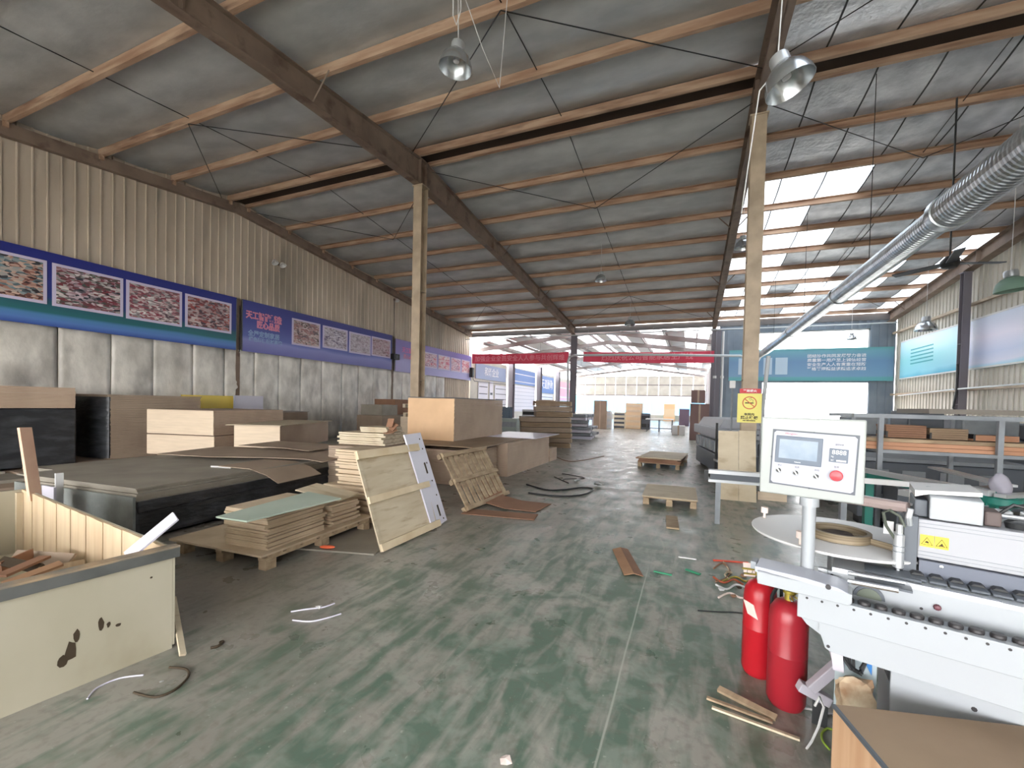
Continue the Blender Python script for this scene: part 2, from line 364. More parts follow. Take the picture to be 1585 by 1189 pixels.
# left wall trim beam
b = MB(); V = []
for y in (-5, YR, YF):
    V.append([b.bm.verts.new(p) for p in ((XL, y, zp(y)-.28), (XL+.16, y, zp(y)-.28), (XL+.16, y, zp(y)-.02), (XL, y, zp(y)-.02))])
for A, B in zip(V, V[1:]):
    for k in range(4): b.bm.faces.new((A[k], A[(k+1) % 4], B[(k+1) % 4], B[k]))
b.build('trim_1', m_rafter, kind='structure')
for y in py: 
    if y > 0: MB().box(XL+.16, XL+.2, y-.05, y+.03, zp(y)-.12, zp(y)-.01).build('bracket', m_purlin, bpy.data.objects['trim_1'])
# left wall
def corrugated(y0, y1, z0, ztop, x, sgn, m, parent, name='cladding_sheet', rib=.22):
    pr = [] ; y = y0
    while y < y1-.01:
        for dy, dx in ((0, 0), (.012, .028), (.03, .028), (.042, 0)):
            if y+dy <= y1: pr.append((y+dy, dx))
        y += rib
    pr.append((y1, 0))
    b = MB(); lo = [b.bm.verts.new((x+sgn*dx, yy, z0)) for yy, dx in pr]; hi = [b.bm.verts.new((x+sgn*dx, yy, ztop(yy))) for yy, dx in pr]
    lo2 = [b.bm.verts.new((x-sgn*.02, yy, z0)) for yy in (y0, y1)]; hi2 = [b.bm.verts.new((x-sgn*.02, yy, ztop(yy))) for yy in (y0, y1)]
    for i in range(len(pr)-1): b.bm.faces.new((lo[i], lo[i+1], hi[i+1], hi[i]))
    b.bm.faces.new((lo2[0], lo2[1], hi2[1], hi2[0])); b.bm.faces.new((lo[0], lo2[0], hi2[0], hi[0])); b.bm.faces.new((lo[-1], lo2[1], hi2[1], hi[-1]))
    return b.build(name, m, parent)
wl = MB().prism([(-7, 0), (YF, 0), (YF, zp(YF)+.25), (YR, zp(YR)+.3), (-7, zp(-7)+.25)], 'x', XL-.2, XL-.12).build('wall_left', m_clad, kind='structure')
y = -4.9
while y < YF-.1:
    y1 = min(y+.88, YF); corrugated(y, y1-.004, 0, lambda yy: zp(yy)+.17, XL-.02, 1, m_clad, wl); y += .88
# silver quilt sheets hung over the lower wall
def quilt(y0, y1, z1, seed):
    b = MB(); nx, nz = 10, 18; V = []
    rnd = random.Random(seed); lean = rnd.uniform(-.03, .03)
    for i in range(nx+1):
        row = []
        for j in range(nz+1):
            t = i/nx; z = z1*j/nz
            d = .025+.02*math.sin(PI*t)+.04*(noise.noise((t*2.2+seed*3.7, z*1.3, seed)))+.022*noise.noise((t*6+seed, z*4, seed*2.))
            if i in (0, nx): d = .02
            row.append(b.bm.verts.new((XL+.045+max(d, .0), y0+(y1-y0)*t+lean*(j/nz-.5), z)))
        V.append(row)
    for i in range(nx):
        for j in range(nz): b.bm.faces.new((V[i][j], V[i+1][j], V[i+1][j+1], V[i][j+1]))
    o = b.build('quilt_sheet', m_quilt, wl, smooth=True)
    s = o.modifiers.new('thick', 'SOLIDIFY'); s.thickness = .01; s.offset = -1
y = .2; k = 0
while y < YF-3.4:
    w = .92+random.uniform(-.08, .1); quilt(y, y+w-.012, 2.96, k); y += w; k += 1
# end wall between the hall and the yard, right-hand bay
wb = MB().box(1.25, 2.42, YF, YF+.12, 0, 5.9).box(7.38, XR, YF, YF+.12, 0, 5.9).box(2.42, 7.38, YF, YF+.12, 5.26, 5.9).box(2.42, 7.38, YF, YF+.12, 2.82, 4.34).box(2.42, 3.2, YF, YF+.12, 0, 2.82).build('wall_back', m_cladg, kind='structure')
for x0, x1, z0, z1 in ((1.3, 2.4, 0, 5.85), (7.4, 8.2, 0, 5.85), (2.42, 7.38, 5.28, 5.88)):
    x = x0
    while x < x1-.15:
        MB().box(x, x+.1, YF-.03, YF, z0, z1).build('cladding_rib', m_cladg, wb); x += .3
w1 = MB().box(2.42, 7.38, YF+.04, YF+.1, 4.34, 4.4).box(2.42, 7.38, YF+.04, YF+.1, 5.2, 5.26).box(2.42, 2.48, YF+.04, YF+.1, 4.34, 5.26).box(7.32, 7.38, YF+.04, YF+.1, 4.34, 5.26).build('window_1', m_white, kind='structure')
for i in range(3): MB().box(2.5+i*1.62, 4.08+i*1.62, YF+.06, YF+.066, 4.4, 5.2).build('pane', m_glass, w1)
# right wall
wr = MB().prism([(-7, 0), (YF, 0), (YF, zp(YF)+.25), (YR, zp(YR)+.3), (-7, zp(-7)+.25)], 'x', XR+.12, XR+.2).build('wall_right', m_clad_r, kind='structure')
y = -7.
while y < YF-.1:
    y1 = min(y+.88, YF); corrugated(y, y1-.004, 0, lambda yy: zp(yy)+.17, XR+.04, -1, m_clad_r, wr); y += .88
for zz in (2.3, 5.0): MB().box(XR-.14, XR-.02, 6, YF, zz-.04, zz+.04).build('wall_girt', m_column, wr)
# added unseen wall behind the camera, its goods door sized to control foreground light
MB().box(XL, -10, -7.1, -7, 0, 6.1).box(5.0, XR, -7.1, -7, 0, 6.1).box(-10, 5.0, -7.1, -7, 3.5, 6.1).build('wall_front', m_clad_r, kind='structure')
# eave spandrel above the opening to the rear building
MB().box(XL, R3, YF-.05, YF+.05, 5.62, 5.92).build('trim_2', mat('eave_beam_grey', (104, 104, 106), rough=.6), kind='structure')
MB().tube([(XL+.2, YF-.9, 5.35), (XR-.3, YF-.9, 5.32)], .03, 6).build('trim_3', m_pvc, kind='structure')

# columns
def column(x, y, h, label, w=.22, m=m_column, rz=0):
    t = thing('steel_column', label, 'column', (x, y, 0), rz)
    MB().box(-.006, .006, -w/2, w/2, .02, h-.03).build('web', m, t)
    for s in (-1, 1): MB().box(-w/2, w/2, s*w/2-.006, s*w/2+.006, .02, h-.03).build('flange', m, t)
    MB().box(-w*.7, w*.7, -w*.7, w*.7, 0, .02).build('base_plate', m, t)
    MB().box(-w*.62, w*.62, -w*.6, w*.6, h-.03, h-.004).build('cap_plate', m, t)
    for z in (h*.3, h*.62): MB().box(-w/2, w/2, -w/2, w/2, z, z+.012).build('stiffener', m, t)
    return t
column(R1, YR, ZR-.62, 'tan steel column rising behind the big square board stack', .24)
column(R2, YR, ZR-.62, 'tan steel column carrying the yellow no-smoking sign', .24)
m_colg = mat('blue_grey_steel', (120, 116, 124), rough=.6)
column(R1, YF, zp(YF)-.42, 'slim grey column between the two red banners', .3, m_colg)
column(R2+.12, YF, zp(YF)-.42, 'broad grey column at the right end of the red banner', .42, m_colg)
for y in (11.0, 17.6):
    column(XR-.3, y, zp(y)-.45, 'dark column on the right wall between the two pale panels' if y > 15 else 'dark column on the right wall nearest the camera', .2, m_colg)
# ------------------------------------------------------------------ rear building
m_frp2 = translucent('rear_roof_light', (180, 180, 182), .14)
ZE, ZPK, XPK = 4.95, 5.85, -5.2
rb_y = [24.3, 28.6, 34.6, 41.3, 49.0]
XB0, XB1 = XL, 1.45
def zroof2(x): return ZE+(ZPK-ZE)*(1-abs(x-XPK)/((XPK-XB0) if x < XPK else (XB1-XPK)))
ce2 = MB().box(XB0, XB1, YF+.2, YF+.3, 6.2, 6.24).build('ceiling_rear', m_white, kind='structure')
x = XB0; k = 0
while x < XB1-.05:
    x1 = min(x+1.2, XB1)
    if x < XPK < x1: x1 = XPK
    m = m_frp2 if k % 2 else mat('white_roof_lining', (226, 226, 224), rough=.6)
    for y0, y1 in ((YF+.3, 32), (32.02, 41), (41.02, 49.2)):
        MB().hexa([(x, y0, zroof2(x)+.3), (x1-.02, y0, zroof2(x1)+.3), (x1-.02, y1, zroof2(x1)+.3), (x, y1, zroof2(x)+.3), (x, y0, zroof2(x)+.31), (x1-.02, y0, zroof2(x1)+.31), (x1-.02, y1, zroof2(x1)+.31), (x, y1, zroof2(x)+.31)]).build('roof_sheet', m, ce2)
    x = x1; k += 1
m_rafg = mat('grey_steel_far', (140, 132, 130), rough=.6)
x = XB0+.8
while x < XB1:
    MB().box(x-.03, x+.03, YF+.3, 49, zroof2(x)+.13, zroof2(x)+.28).build('purlin', m_rafg, ce2); x += 1.55
for y in rb_y:
    t = thing('gable_frame', ('pale grey gable roof frame of the rear building, %s' % {24.3: 'the nearest one above the red banner', 28.6: 'second from the hall', 34.6: 'the middle one', 41.3: 'second from the end wall', 49.0: 'the last one at the end wall'}[y]), 'roof frame', (XPK, y, 0))
    for x0, x1 in ((XB0+.1, XPK), (XPK, XB1-.1)):
        MB().hexa([(a-XPK, dy, zroof2(a)+dz) for dz in (-.12, .12) for a, dy in ((x0, -.08), (x1, -.08), (x1, .08), (x0, .08))]).build('rafter', m_rafg, t)
    MB().tube([(XB0+.3-XPK, 0, ZE-.1), (XB1-.3-XPK, 0, ZE-.1)], .015, 5).build('tie_rod', m_rafg, t)
    for dx in (-3.5, 0, 3.3): MB().tube([(dx, 0, ZE-.1), (dx, 0, zroof2(XPK+dx)-.1)], .012, 5).build('hanger_rod', m_rafg, t)
wl2 = MB().box(XB0-.1, XB0, YF, 49.2, 0, .25).build('wall_left_rear', m_clad_r, kind='structure')
for i, (ya, yb) in enumerate(((23.3, 28.9), (29.6, 35.2), (35.9, 40.8), (41.5, 48.6))):
    MB().box(XB0-.1, XB0, ya, yb, .25, 4.35).build('wall_panel', m_clad_r, wl2)
    MB().box(XB0-.1, XB0-.05, ya, yb, 4.35, 4.42).box(XB0-.1, XB0-.05, (ya+yb)/2-.04, (ya+yb)/2+.04, 4.42, 5.0).build('window_bar', m_white, wl2)
for i, y in enumerate((29.25, 35.55, 41.15)):
    column(XB0+.25, y, ZE-.1, 'grey wall column of the rear building, %s from the hall' % ('first', 'second', 'third')[i], .4, m_colg)
# end wall of the rear building
we = MB().box(XB0, XB1, 49.3, 49.4, 0, .6).build('wall_end', m_clad_r, kind='structure')
for i in range(12):
    x0 = XB0+i*1.2; MB().box(x0, x0+1.17, 49.3, 49.36, 2.85, 5.0).build('wall_panel', m_clad_r, we)
MB().box(XB0, XB1, 49.26, 49.3, 3.95, 4.05).build('girt', m_rafg, we)
MB().box(XB0, XB1, 49.2, 49.36, 2.72, 2.85).build('girt', m_rafg, we)
m_bluewin = translucent('bluish_window_film', (150, 196, 222), .04)
w2 = MB().box(XB0, XB1, 49.3, 49.36, .6, .68).build('window_2', m_white, kind='structure')
for i in range(10):
    x0 = XB0+i*1.445; MB().box(x0, x0+.06, 49.28, 49.36, .68, 2.72).build('mullion', m_white, w2)
    MB().box(x0+.07, x0+1.43, 49.32, 49.33, .69, 2.71).build('pane', m_bluewin, w2)
wr2 = MB().box(XB1, XB1+.1, YF+.2, 49.2, 0, 5.0).build('wall_right_rear', mat('pinkish_white_wall', (214, 200, 200), rough=.6), kind='structure')
for y in (27.5, 33, 38.5, 44): MB().box(XB1-.14, XB1, y, y+.2, 0, 4.95).build('pilaster', m_white, wr2)
# outside the yard door: pale building and railing
ot = thing('yard_railing', 'thin grey railing in the bright yard beyond the back door', 'railing', (5.2, 27, 0))
MB().tube([(-2.4, 0, 2.1), (2.6, 0, 2.12)], .025, 5).build('rail', m_greym, ot)
for x in (-1.7, -.1, 1.4): MB().tube([(x, 0, -.1), (x, 0, 2.1)], .02, 5).build('post', m_greym, ot)
MB().box(-.4, .3, -.02, .02, 1.55, 1.6).build('sign_bar', m_greym, ot)

# ------------------------------------------------------------------ banners on the left wall
BX = XL+.12
m_ban1 = banner_mat('navy_banner', [(0, (58, 84, 168)), (.08, (92, 132, 200)), (.15, (84, 138, 190)), (.19, (44, 112, 118)), (.34, (40, 92, 112)), (.4, (42, 62, 130)), (.6, (50, 58, 140)), (1, (40, 48, 132))], 2, 0, 1.56, .06)
m_ban2 = banner_mat('violet_banner', [(0, (112, 112, 182)), (.22, (140, 146, 206)), (.3, (98, 108, 184)), (.6, (72, 80, 158)), (1, (60, 64, 142))], 2, 0, 1.56, .3)
m_ban3 = banner_mat('lilac_banner', [(0, (172, 168, 220)), (.3, (178, 176, 226)), (.6, (150, 140, 206)), (1, (132, 118, 192))], 2, 0, 1.5, .3)
pic_cols = [[(60, 40, 44), (150, 96, 84), (216, 186, 170), (120, 150, 160), (50, 44, 50)], [(40, 46, 58), (214, 196, 206), (128, 52, 66), (70, 84, 78), (222, 214, 214)], [(90, 70, 80), (226, 214, 214), (150, 60, 80), (110, 104, 108), (240, 236, 236)], [(120, 50, 56), (200, 180, 182), (70, 66, 78), (168, 80, 76), (210, 196, 196)]]
pic_cols2 = [[(84, 62, 62), (214, 200, 200), (176, 130, 130), (110, 100, 110)], [(110, 96, 126), (226, 220, 232), (150, 134, 150)], [(140, 126, 140), (214, 206, 216), (170, 150, 166)], [(130, 96, 104), (206, 188, 198), (160, 112, 124)]]
def banner(label, y0, y1, z0, z1, m, pics, cols, seed):
    t = thing('wall_banner', label, 'banner', (BX, y0, z0))
    MB().box(0, .03, 0, y1-y0, 0, z1-z0).build('banner_sheet', m, t)
    for i, (a, c, p, q) in enumerate(pics):
        a -= y0; c -= y0; p -= z0; q -= z0
        o = MB().box(.03, .045, a, c, p, q).build('picture_border', m_frame, t)
        MB().box(.045, .05, a+.06, c-.06, p+.06, q-.06).build('picture', picture_mat('photo_print', cols[i % len(cols)], 2.2, seed+i*3.1), o)
    for s in (0, 1): MB().tube([(.03, s*(y1-y0), 0), (.03, s*(y1-y0), z1-z0)], .015, 5).build('edge_batten', m_rim, t)
    return t
banner('deep navy wall banner with four framed factory photographs, nearest the camera', .9, 8.53, 2.94, 4.52, m_ban1,
       [(1.3, 3.05, 3.38, 4.32), (3.2, 4.51, 3.4, 4.32), (4.59, 5.80, 3.39, 4.31), (5.86, 7.06, 3.37, 4.31), (7.14, 8.37, 3.4, 4.3)], pic_cols[::-1][:0] + [pic_cols[1], pic_cols[0], pic_cols[1], pic_cols[2], pic_cols[3]], 1)
b2 = banner('violet-blue wall banner with pink lettering and four framed photographs', 8.70, 15.64, 2.94, 4.52, m_ban2,
       [(10.42, 11.6, 3.38, 4.29), (11.72, 12.93, 3.45, 4.28), (13.02, 14.23, 3.42, 4.27), (14.29, 15.51, 3.45, 4.28)], pic_cols2, 5)
RT = (0, 1, 0); NX = (1, 0, 0)
def btext(t, s, size, m, y, z, sx=1, bold=.006): text('lettering', s, size, m, t, facing((.036, y, z), NX, RT), sx, bold)
btext(b2, '天工智能制造', .26, m_txtp, .72, 1.14, .78, .012); btext(b2, '匠心品质', .25, m_txtp, .86, .88, .8, .012)
btext(b2, '全屋定制家居', .2, mat('print_pale_blue', (150, 176, 214), rough=.6), .72, .58, .9); btext(b2, '绿色环保板材基地', .15, mat('print_pale_blue', (150, 176, 214)), .78, .4, .95)
b3 = banner('pale lilac wall banner with pink lettering, partly behind the tan column', 15.85, 23.1, 2.9, 4.42, m_ban3,
       [(18.0, 19.3, 3.3, 4.1), (19.4, 20.6, 3.3, 4.1), (20.7, 21.8, 3.3, 4.1), (21.9, 22.9, 3.3, 4.1)], [[(200, 80, 110), (236, 220, 230), (170, 120, 150)], [(210, 90, 120), (240, 230, 236)]], 9)
btext(b3, '天工智造', .28, mat('print_rose', (224, 130, 190), rough=.6), 1.0, 1.05, .9, .01); btext(b3, '匠心品质', .22, m_txtp, 1.05, .75)
# wall columns showing between banners, with conduit and small boxes
for y, lab in ((8.61, 'dark brown column strip showing between the navy and violet banners'), (15.74, 'dark column strip between the violet and lilac banners')):
    t = thing('wall_post', lab, 'post', (XL+.06, y, 0)); MB().box(0, .05, -.06, .06, 0, 4.5).build('post_face', m_rafter, t)
    MB().tube([(.07, .03, 2.9), (.07, .03, 6.2 if y > 10 else 4.3)], .014, 5).build('conduit', m_dark, t)
t = thing('wall_speaker', 'small black box mounted between violet and lilac banners', 'speaker', (XL+.15, 15.74, 3.55)); MB().box(0, .2, -.2, .2, -.13, .13).build('case', m_black, t, bev=.01); MB().lathe([(0, .005), (.08, .005), (.08, 0)], 12, M=Matrix.Translation((.202, 0, 0)) @ Matrix.Rotation(PI/2, 4, 'Y')).build('grille', m_greymd, t)
t = thing('wall_speaker', 'small dark box on the wall at the far end of the lilac banner', 'speaker', (XL+.15, 23.0, 3.4)); MB().box(0, .22, -.1, .1, -.3, .3).build('case', m_dark, t, bev=.01); MB().box(.22, .23, -.06, .06, -.2, .2).build('grille', m_greymd, t)
# wall mounted flood lights
for q, (y, z, lab) in enumerate(((9.85, 5.98, 'twin flood light high on the left wall above violet banner'), (15.85, 6.2, 'small flood light under the roof edge beside a vertical conduit'))):
    t = thing('wall_light', lab, 'light', (XL+.1, y, z))
    MB().box(0, .05, -.12, .12, -.05, .05).build('bracket', m_rafter, t)
    for s in ((-1, 1) if q == 0 else (0,)):
        MB().lathe([(.03, .12), (.06, .1), (.11, 0), (.1, 0), (.05, .08)], 12, M=Matrix.Translation((.14, s*.14, -.05)) @ Matrix.Rotation(-.6, 4, 'Y')).build('lamp_head', m_white, t, smooth=True)

# ------------------------------------------------------------------ red banners
def redban(label, x0, x1, z0a, z1a, z0b, z1b, words, y, sag=.05):
    t = thing('red_banner', label, 'banner', (x0, y, 0)); n = 14; b = MB(); A = []
    for i in range(n+1):
        u = i/n; w = .04*math.sin(u*23); zz = -sag*math.sin(PI*u)
        A.append([b.bm.verts.new(p) for p in (((x1-x0)*u, w, z0a+(z0b-z0a)*u+zz), ((x1-x0)*u, w, z1a+(z1b-z1a)*u+zz))])
    for P, Q in zip(A, A[1:]): b.bm.faces.new((P[0], Q[0], Q[1], P[1]))
    o = b.build('cloth', m_banred, t); s = o.modifiers.new('thick', 'SOLIDIFY'); s.thickness = .01
    text('lettering', words, .36, mat('banner_letter', (250, 160, 176), rough=.6), t, facing(((x1-x0)*.5, -.06, (z0a+z1a+z0b+z1b)/4-sag*.7), (0, -1, 0), (1, 0, 0)), 1.0, .004)
    return t
redban('long red cloth banner with pale lettering left of the slim grey column', -12.7, -6.5, 3.95, 4.56, 3.9, 4.52, '加强企业全员安全人人参与共创辉煌', YF-.25)
redban('red cloth banner spanning the opening between the two grey columns', -5.65, 1.05, 3.95, 4.5, 3.8, 4.38, '热烈庆祝公司智能家居生产线', YF-.25)
# pipes across the opening, down the column
t = thing('grey_pipe_run', 'thin grey pipe crossing in front of the red banner with bent ends', 'pipe', (0, YR+.2, 0))
def yp(x, y, Y): d = ray(x, y); k = Y/d.y; return Vector((d.x*k, 0, 1.5+d.z*k))
P = YF-.72
def pp(x, y): q = yp(x, y, P); return (q.x, P-YR-.2, q.z)
MB().tube([pp(879, 640), pp(879, 560), pp(881, 553), pp(889, 550), pp(1000, 549), pp(1146, 551), pp(1152, 554), pp(1156, 560)], .06, 8).build('pipe', m_pvc, t, smooth=True)
for q in ((910, 550), (1010, 549), (1100, 550)):
    c = pp(*q); MB().tube([(c[0], c[1], c[2]), (c[0], c[1], 5.62)], .01, 4).build('hanger', m_greym, t)
for i, (x, y0_, y1_) in enumerate(((1120, 510, 640), (1109, 500, 655))):
    tt = thing('standpipe', ('white vertical pipe beside the broad grey column', 'second vertical pipe on the broad grey column')[i], 'pipe', (0, YF-.5, 0))
    a = yp(x, y0_, YF-.5); c = yp(x, y1_, YF-.5); MB().tube([(a.x, 0, 5.3), (a.x, 0, 0)], .06, 6).build('pipe', m_white if i == 0 else m_colg, tt); MB().tube([(a.x, 0, 3.0), (a.x, 0, 3.12)], .09, 6).build('coupling', m_white, tt)

# ------------------------------------------------------------------ far wall banner, right wall banners
m_banteal = banner_mat('teal_blue_banner', [(0, (96, 164, 172)), (.1, (104, 170, 176)), (.14, (122, 160, 192)), (.6, (112, 148, 184)), (.9, (116, 166, 184)), (1, (98, 166, 168))], 2, 0, 1.5, .04)  # colours paled to imitate haze in front of the far wall
t = thing('back_wall_banner', 'long blue and teal banner above the yard door with lines of white text', 'banner', (1.7, YF-.14, 2.9))
MB().box(0, 6.5, 0, .03, 0, 1.5).build('banner_sheet', m_banteal, t)
for x0, x1 in ((.42, 1.1), (1.5, 1.86), (2.0, 2.5)): MB().box(x0, x1, -.01, 0, .3, 1.1).build('picture', mat('pale_print', (186, 206, 222), rough=.5), t)
for k, s in enumerate(('团结协作共同发展努力奋进', '质量第一用户至上诚信经营', '安全生产人人有责重在预防', '严格管理精益求精追求卓越')):
    text('lettering', s, .17, m_txt, t, facing((4.4, -.012, 1.14-k*.2), (0, -1, 0), (1, 0, 0)), 1.1, .003)
m_banr = banner_mat('pale_wall_panel', [(0, (120, 206, 226)), (.12, (214, 218, 240)), (.3, (196, 206, 236)), (.6, (226, 220, 240)), (1, (206, 216, 236))], 2, 0, 1.6, .3)
m_banr2 = banner_mat('cyan_pale_panel', [(0, (60, 168, 200)), (.15, (140, 206, 224)), (.5, (150, 214, 222)), (1, (196, 224, 236))], 2, 0, 1.6, .5)
for y0, y1, m, lab in ((17.92, 22.5, m_banr2, 'cyan tinted display panel on the right wall nearest the back corner'), (12.3, 17.74, m_banr, 'pale lilac display panel on the right wall at the photo edge')):
    t = thing('wall_panel_banner', lab, 'banner', (XR-.05, y0, 2.92)); MB().box(-.03, 0, 0, y1-y0, 0, 1.6).build('banner_sheet', m, t)
    MB().box(-.045, -.03, 0, y1-y0, 0, .05).build('bottom_rail', m_white, t); MB().box(-.045, -.03, 0, y1-y0, 1.55, 1.6).build('top_rail', m_white, t)
    if y0 > 17: 
        for k in range(5): MB().box(-.034, -.03, y1-y0-2.6, y1-y0-.9, .55+k*.14, .6+k*.14).build('print_line', mat('teal_print', (70, 160, 170)), t)
t = thing('conduit_pipe', 'grey conduit running along the right wall below the display panels', 'pipe', (XR-.46, 0, 2.2))
MB().tube([(0, 7, .15), (0, 17.4, .1)], .025, 6).build('pipe', m_pvc, t); MB().tube([(0, 17.6, .1), (0, 21.5, .0)], .025, 6).build('pipe', m_pvc, t); MB().tube([(0, 17.5, .9), (0, 17.5, 0), (-.1, 17.4, -.5), (-.05, 17.1, -.8)], .03, 6).build('cable', m_dark, t)

# ------------------------------------------------------------------ spiral duct
t = thing('spiral_duct', 'long galvanised spiral extraction duct sloping across the right side', 'duct', (2.8, 0, 3.92))
b = MB(); 
DR = .17
ypos = [2.2+i*.5 for i in range(10)]
for (ya, yb, r) in ((2.0, 6.55, .205), (6.55, 10.6, .17), (10.6, 15.0, .155), (15.0, 19.6, .15)):
    n = int((yb-ya)/.03); pts = []; rs = []
    for i in range(n+1): pts.append((0, ya+(yb-ya)*i/n, 0)); rs.append(r+(.0025 if i % 2 else -.0005))
    MB().tube(pts, rs, 24).build('duct_length', m_galv, t)
for y, DR in ((6.55, .2), (10.6, .165), (15.0, .15)): MB().lathe([(DR+.004, -.07), (DR+.022, -.06), (DR+.022, .06), (DR+.004, .07)], 24, M=Matrix.Translation((0, y, 0)) @ Matrix.Rotation(PI/2, 4, 'X')).build('joint_band', m_galv, t, smooth=True)
MB().tube([(0, 19.5, 0), (-.05, 19.8, -.03), (-.2, 20.1, -.15), (-.3, 20.3, -.45), (-.3, 20.35, -3.9)], [.15, .14, .12, .1, .1], 12).build('elbow', m_pvc, t, smooth=True)
for y in (4.5, 9, 13.5, 18): MB().tube([(0, y, DR), (0, y, zp(y)-3.92)], .006, 4).build('hanger_wire', m_dark, t)
for i, (x, lab) in enumerate(((1184, 'pale riser pipe close beside the no-smoking sign column'),)):
    a = yp(x, 600, YR+.3); tt = thing('riser_pipe', lab, 'pipe', (a.x, YR+.3, 0)); MB().tube([(-.02, 0, 0), (-.02, 0, 1.6), (.04, 0, 2.5)], .035, 8).build('pipe', m_pvc, tt); MB().tube([(-.02, 0, 1.2), (-.02, 0, 1.28)], .05, 8).build('coupling', m_white, tt)

# ------------------------------------------------------------------ high bay lamps and fans
ZE, ZPK, XPK = 4.95, 5.85, -5.2
def pend(x, y, Y, label, r=.2, tilt=0, wires=1, m=None):
    q = yp(x, y, Y); t = thing('pendant_lamp', label, 'lamp', (q.x, Y, q.z)); zt = zp(Y)+.13-q.z if Y < YF else zroof2(q.x)+.29-q.z
    M = Matrix.Rotation(tilt, 4, 'Y')
    MB().lathe([(.3*r, .9*r), (.55*r, .8*r), (.82*r, .52*r), (.97*r, .12*r), (r, -.1*r), (.97*r, -.1*r), (.9*r, .15*r), (.74*r, .5*r), (.45*r, .74*r), (0, .78*r)], 20, M=M).build('reflector', m or m_steel, t, smooth=True)
    MB().lathe([(0, 1.45*r), (.36*r, 1.4*r), (.4*r, 1.3*r), (.4*r, .95*r), (.3*r, .9*r)], 16, M=M).build('housing', m_alu, t, smooth=True)
    MB().lathe([(0, .2*r), (.18*r, .3*r), (.2*r, .6*r), (0, .7*r)], 12, M=M).build('bulb', m_txt, t, smooth=True)
    MB().tube([M @ Vector((0, 0, 1.4*r)), (0, 0, zt)], .006, 5).build('cord', m_white, t)
    return t, zt
l1, zt = pend(705, 104, 4.4, 'round steel pendant lamp hanging highest above the aisle with looped white cord', .2, .12)
MB().tube([(0, 0, zt), (-.05, 0, .9), (-.06, .02, .65), (0, 0, .5), (.06, 0, .65), (.05, 0, .95), (.02, 0, zt)], .007, 5).build('cord_loop', m_white, l1)
MB().tube([(.05, 0, .95), (.2, .3, .4), (.3, .6, .1), (.35, .7, zp(5.1)-l1.location.z)], .005, 5).build('loose_cord', m_white, l1)
l2, zt = pend(1222, 130, 4.1, 'round steel pendant lamp tilted beside the sign column rafter', .19, -.35)
MB().tube([(-.05, 0, .2), (-.22, 0, 0), (-.28, .1, -.6), (-.3, .3, -.9)], .006, 5).build('loose_cord', m_white, l2)
pend(930, 434, 14, 'small pendant lamp at mid distance over the centre aisle', .2)
pend(1150, 383, 11.8, 'small pendant lamp just left of the sign column', .2)
pend(1567, 448, 11, 'green-topped pendant lamp at the right edge near the fan', .26, -.1, m=mat('green_white_enamel', (120, 150, 134), rough=.4))
pend(1433, 510, 18, 'pendant lamp in front of the cyan panel near back corner', .3, 0)
pend(975, 503, 19.5, 'tiny pendant lamp seen under the eave beam of the opening', .25, 0)
pend(1318, 525, 21, 'tiny pendant lamp in front of the back wall window', .18, 0)
pend(776, 553, 30, 'small lamp hanging behind left red banner near the wall column', .3, 0, m=m_greymd)
t = thing('ceiling_fan', 'dark ceiling fan with long thin blades beyond the spiral duct', 'fan', yp(1470, 408, 10)+Vector((0, 10, 0)))
t.location = (yp(1470, 408, 10).x, 10, yp(1470, 408, 10).z)
MB().lathe([(0, .14), (.06, .13), (.13, .05), (.14, -.02), (.1, -.08), (0, -.1)], 16).build('motor', m_dark, t, smooth=True)
MB().tube([(0, 0, .1), (0, 0, zp(10)-t.location.z)], .015, 6).build('down_rod', m_dark, t)
for k, a in enumerate((.25, .25+2*PI/3, .25+4*PI/3)):
    MB().box(.12, .85, -.07, .07, -.01, .01, Matrix.Rotation(a, 4, 'Z') @ Matrix.Rotation(.15, 4, 'X')).build('blade', m_greymd, t)

# ================================================================== objects
def Rz(a): return Matrix.Rotation(a, 4, 'Z')
def boards(mb, x0, x1, y0, y1, z0, z1, n, j=.004, rnd=random):
    h = (z1-z0)/n
    for i in range(n):
        a = [rnd.uniform(-j, j) for _ in range(4)]
        mb.box(x0+a[0], x1+a[1], y0+a[2], y1+a[3], z0+i*h, z0+(i+1)*h-h*.1)
    return mb
def block(label, corner, rz, w, d, z0, z1, n, m, name='board_stack', side=-1, group=None, top=None, j=.005, bearers=True):
    """stack whose near right corner is at `corner`; runs w toward local -x and d toward local +y"""
    t = thing(name, label, 'board stack', (corner[0], corner[1], z0), rz, group)
    boards(MB(), -w, 0, 0, d, 0, z1-z0-(.018 if top else 0), n, j).build('boards', m, t, kind='stuff')
    if top: MB().box(-w-.02, .02, -.03, d+.02, z1-z0-.018, z1-z0).build('top_sheet', top, t)
    return t
def bearer(x, y, rz, l, z0, h, label, group):
    o = MB().box(-l/2, l/2, -.045, .045, 0, h).build('timber_bearer', m_pallet, label=label, cat='timber', group=group)
    o.location = (x, y, z0); o.rotation_euler = (0, 0, rz); return o
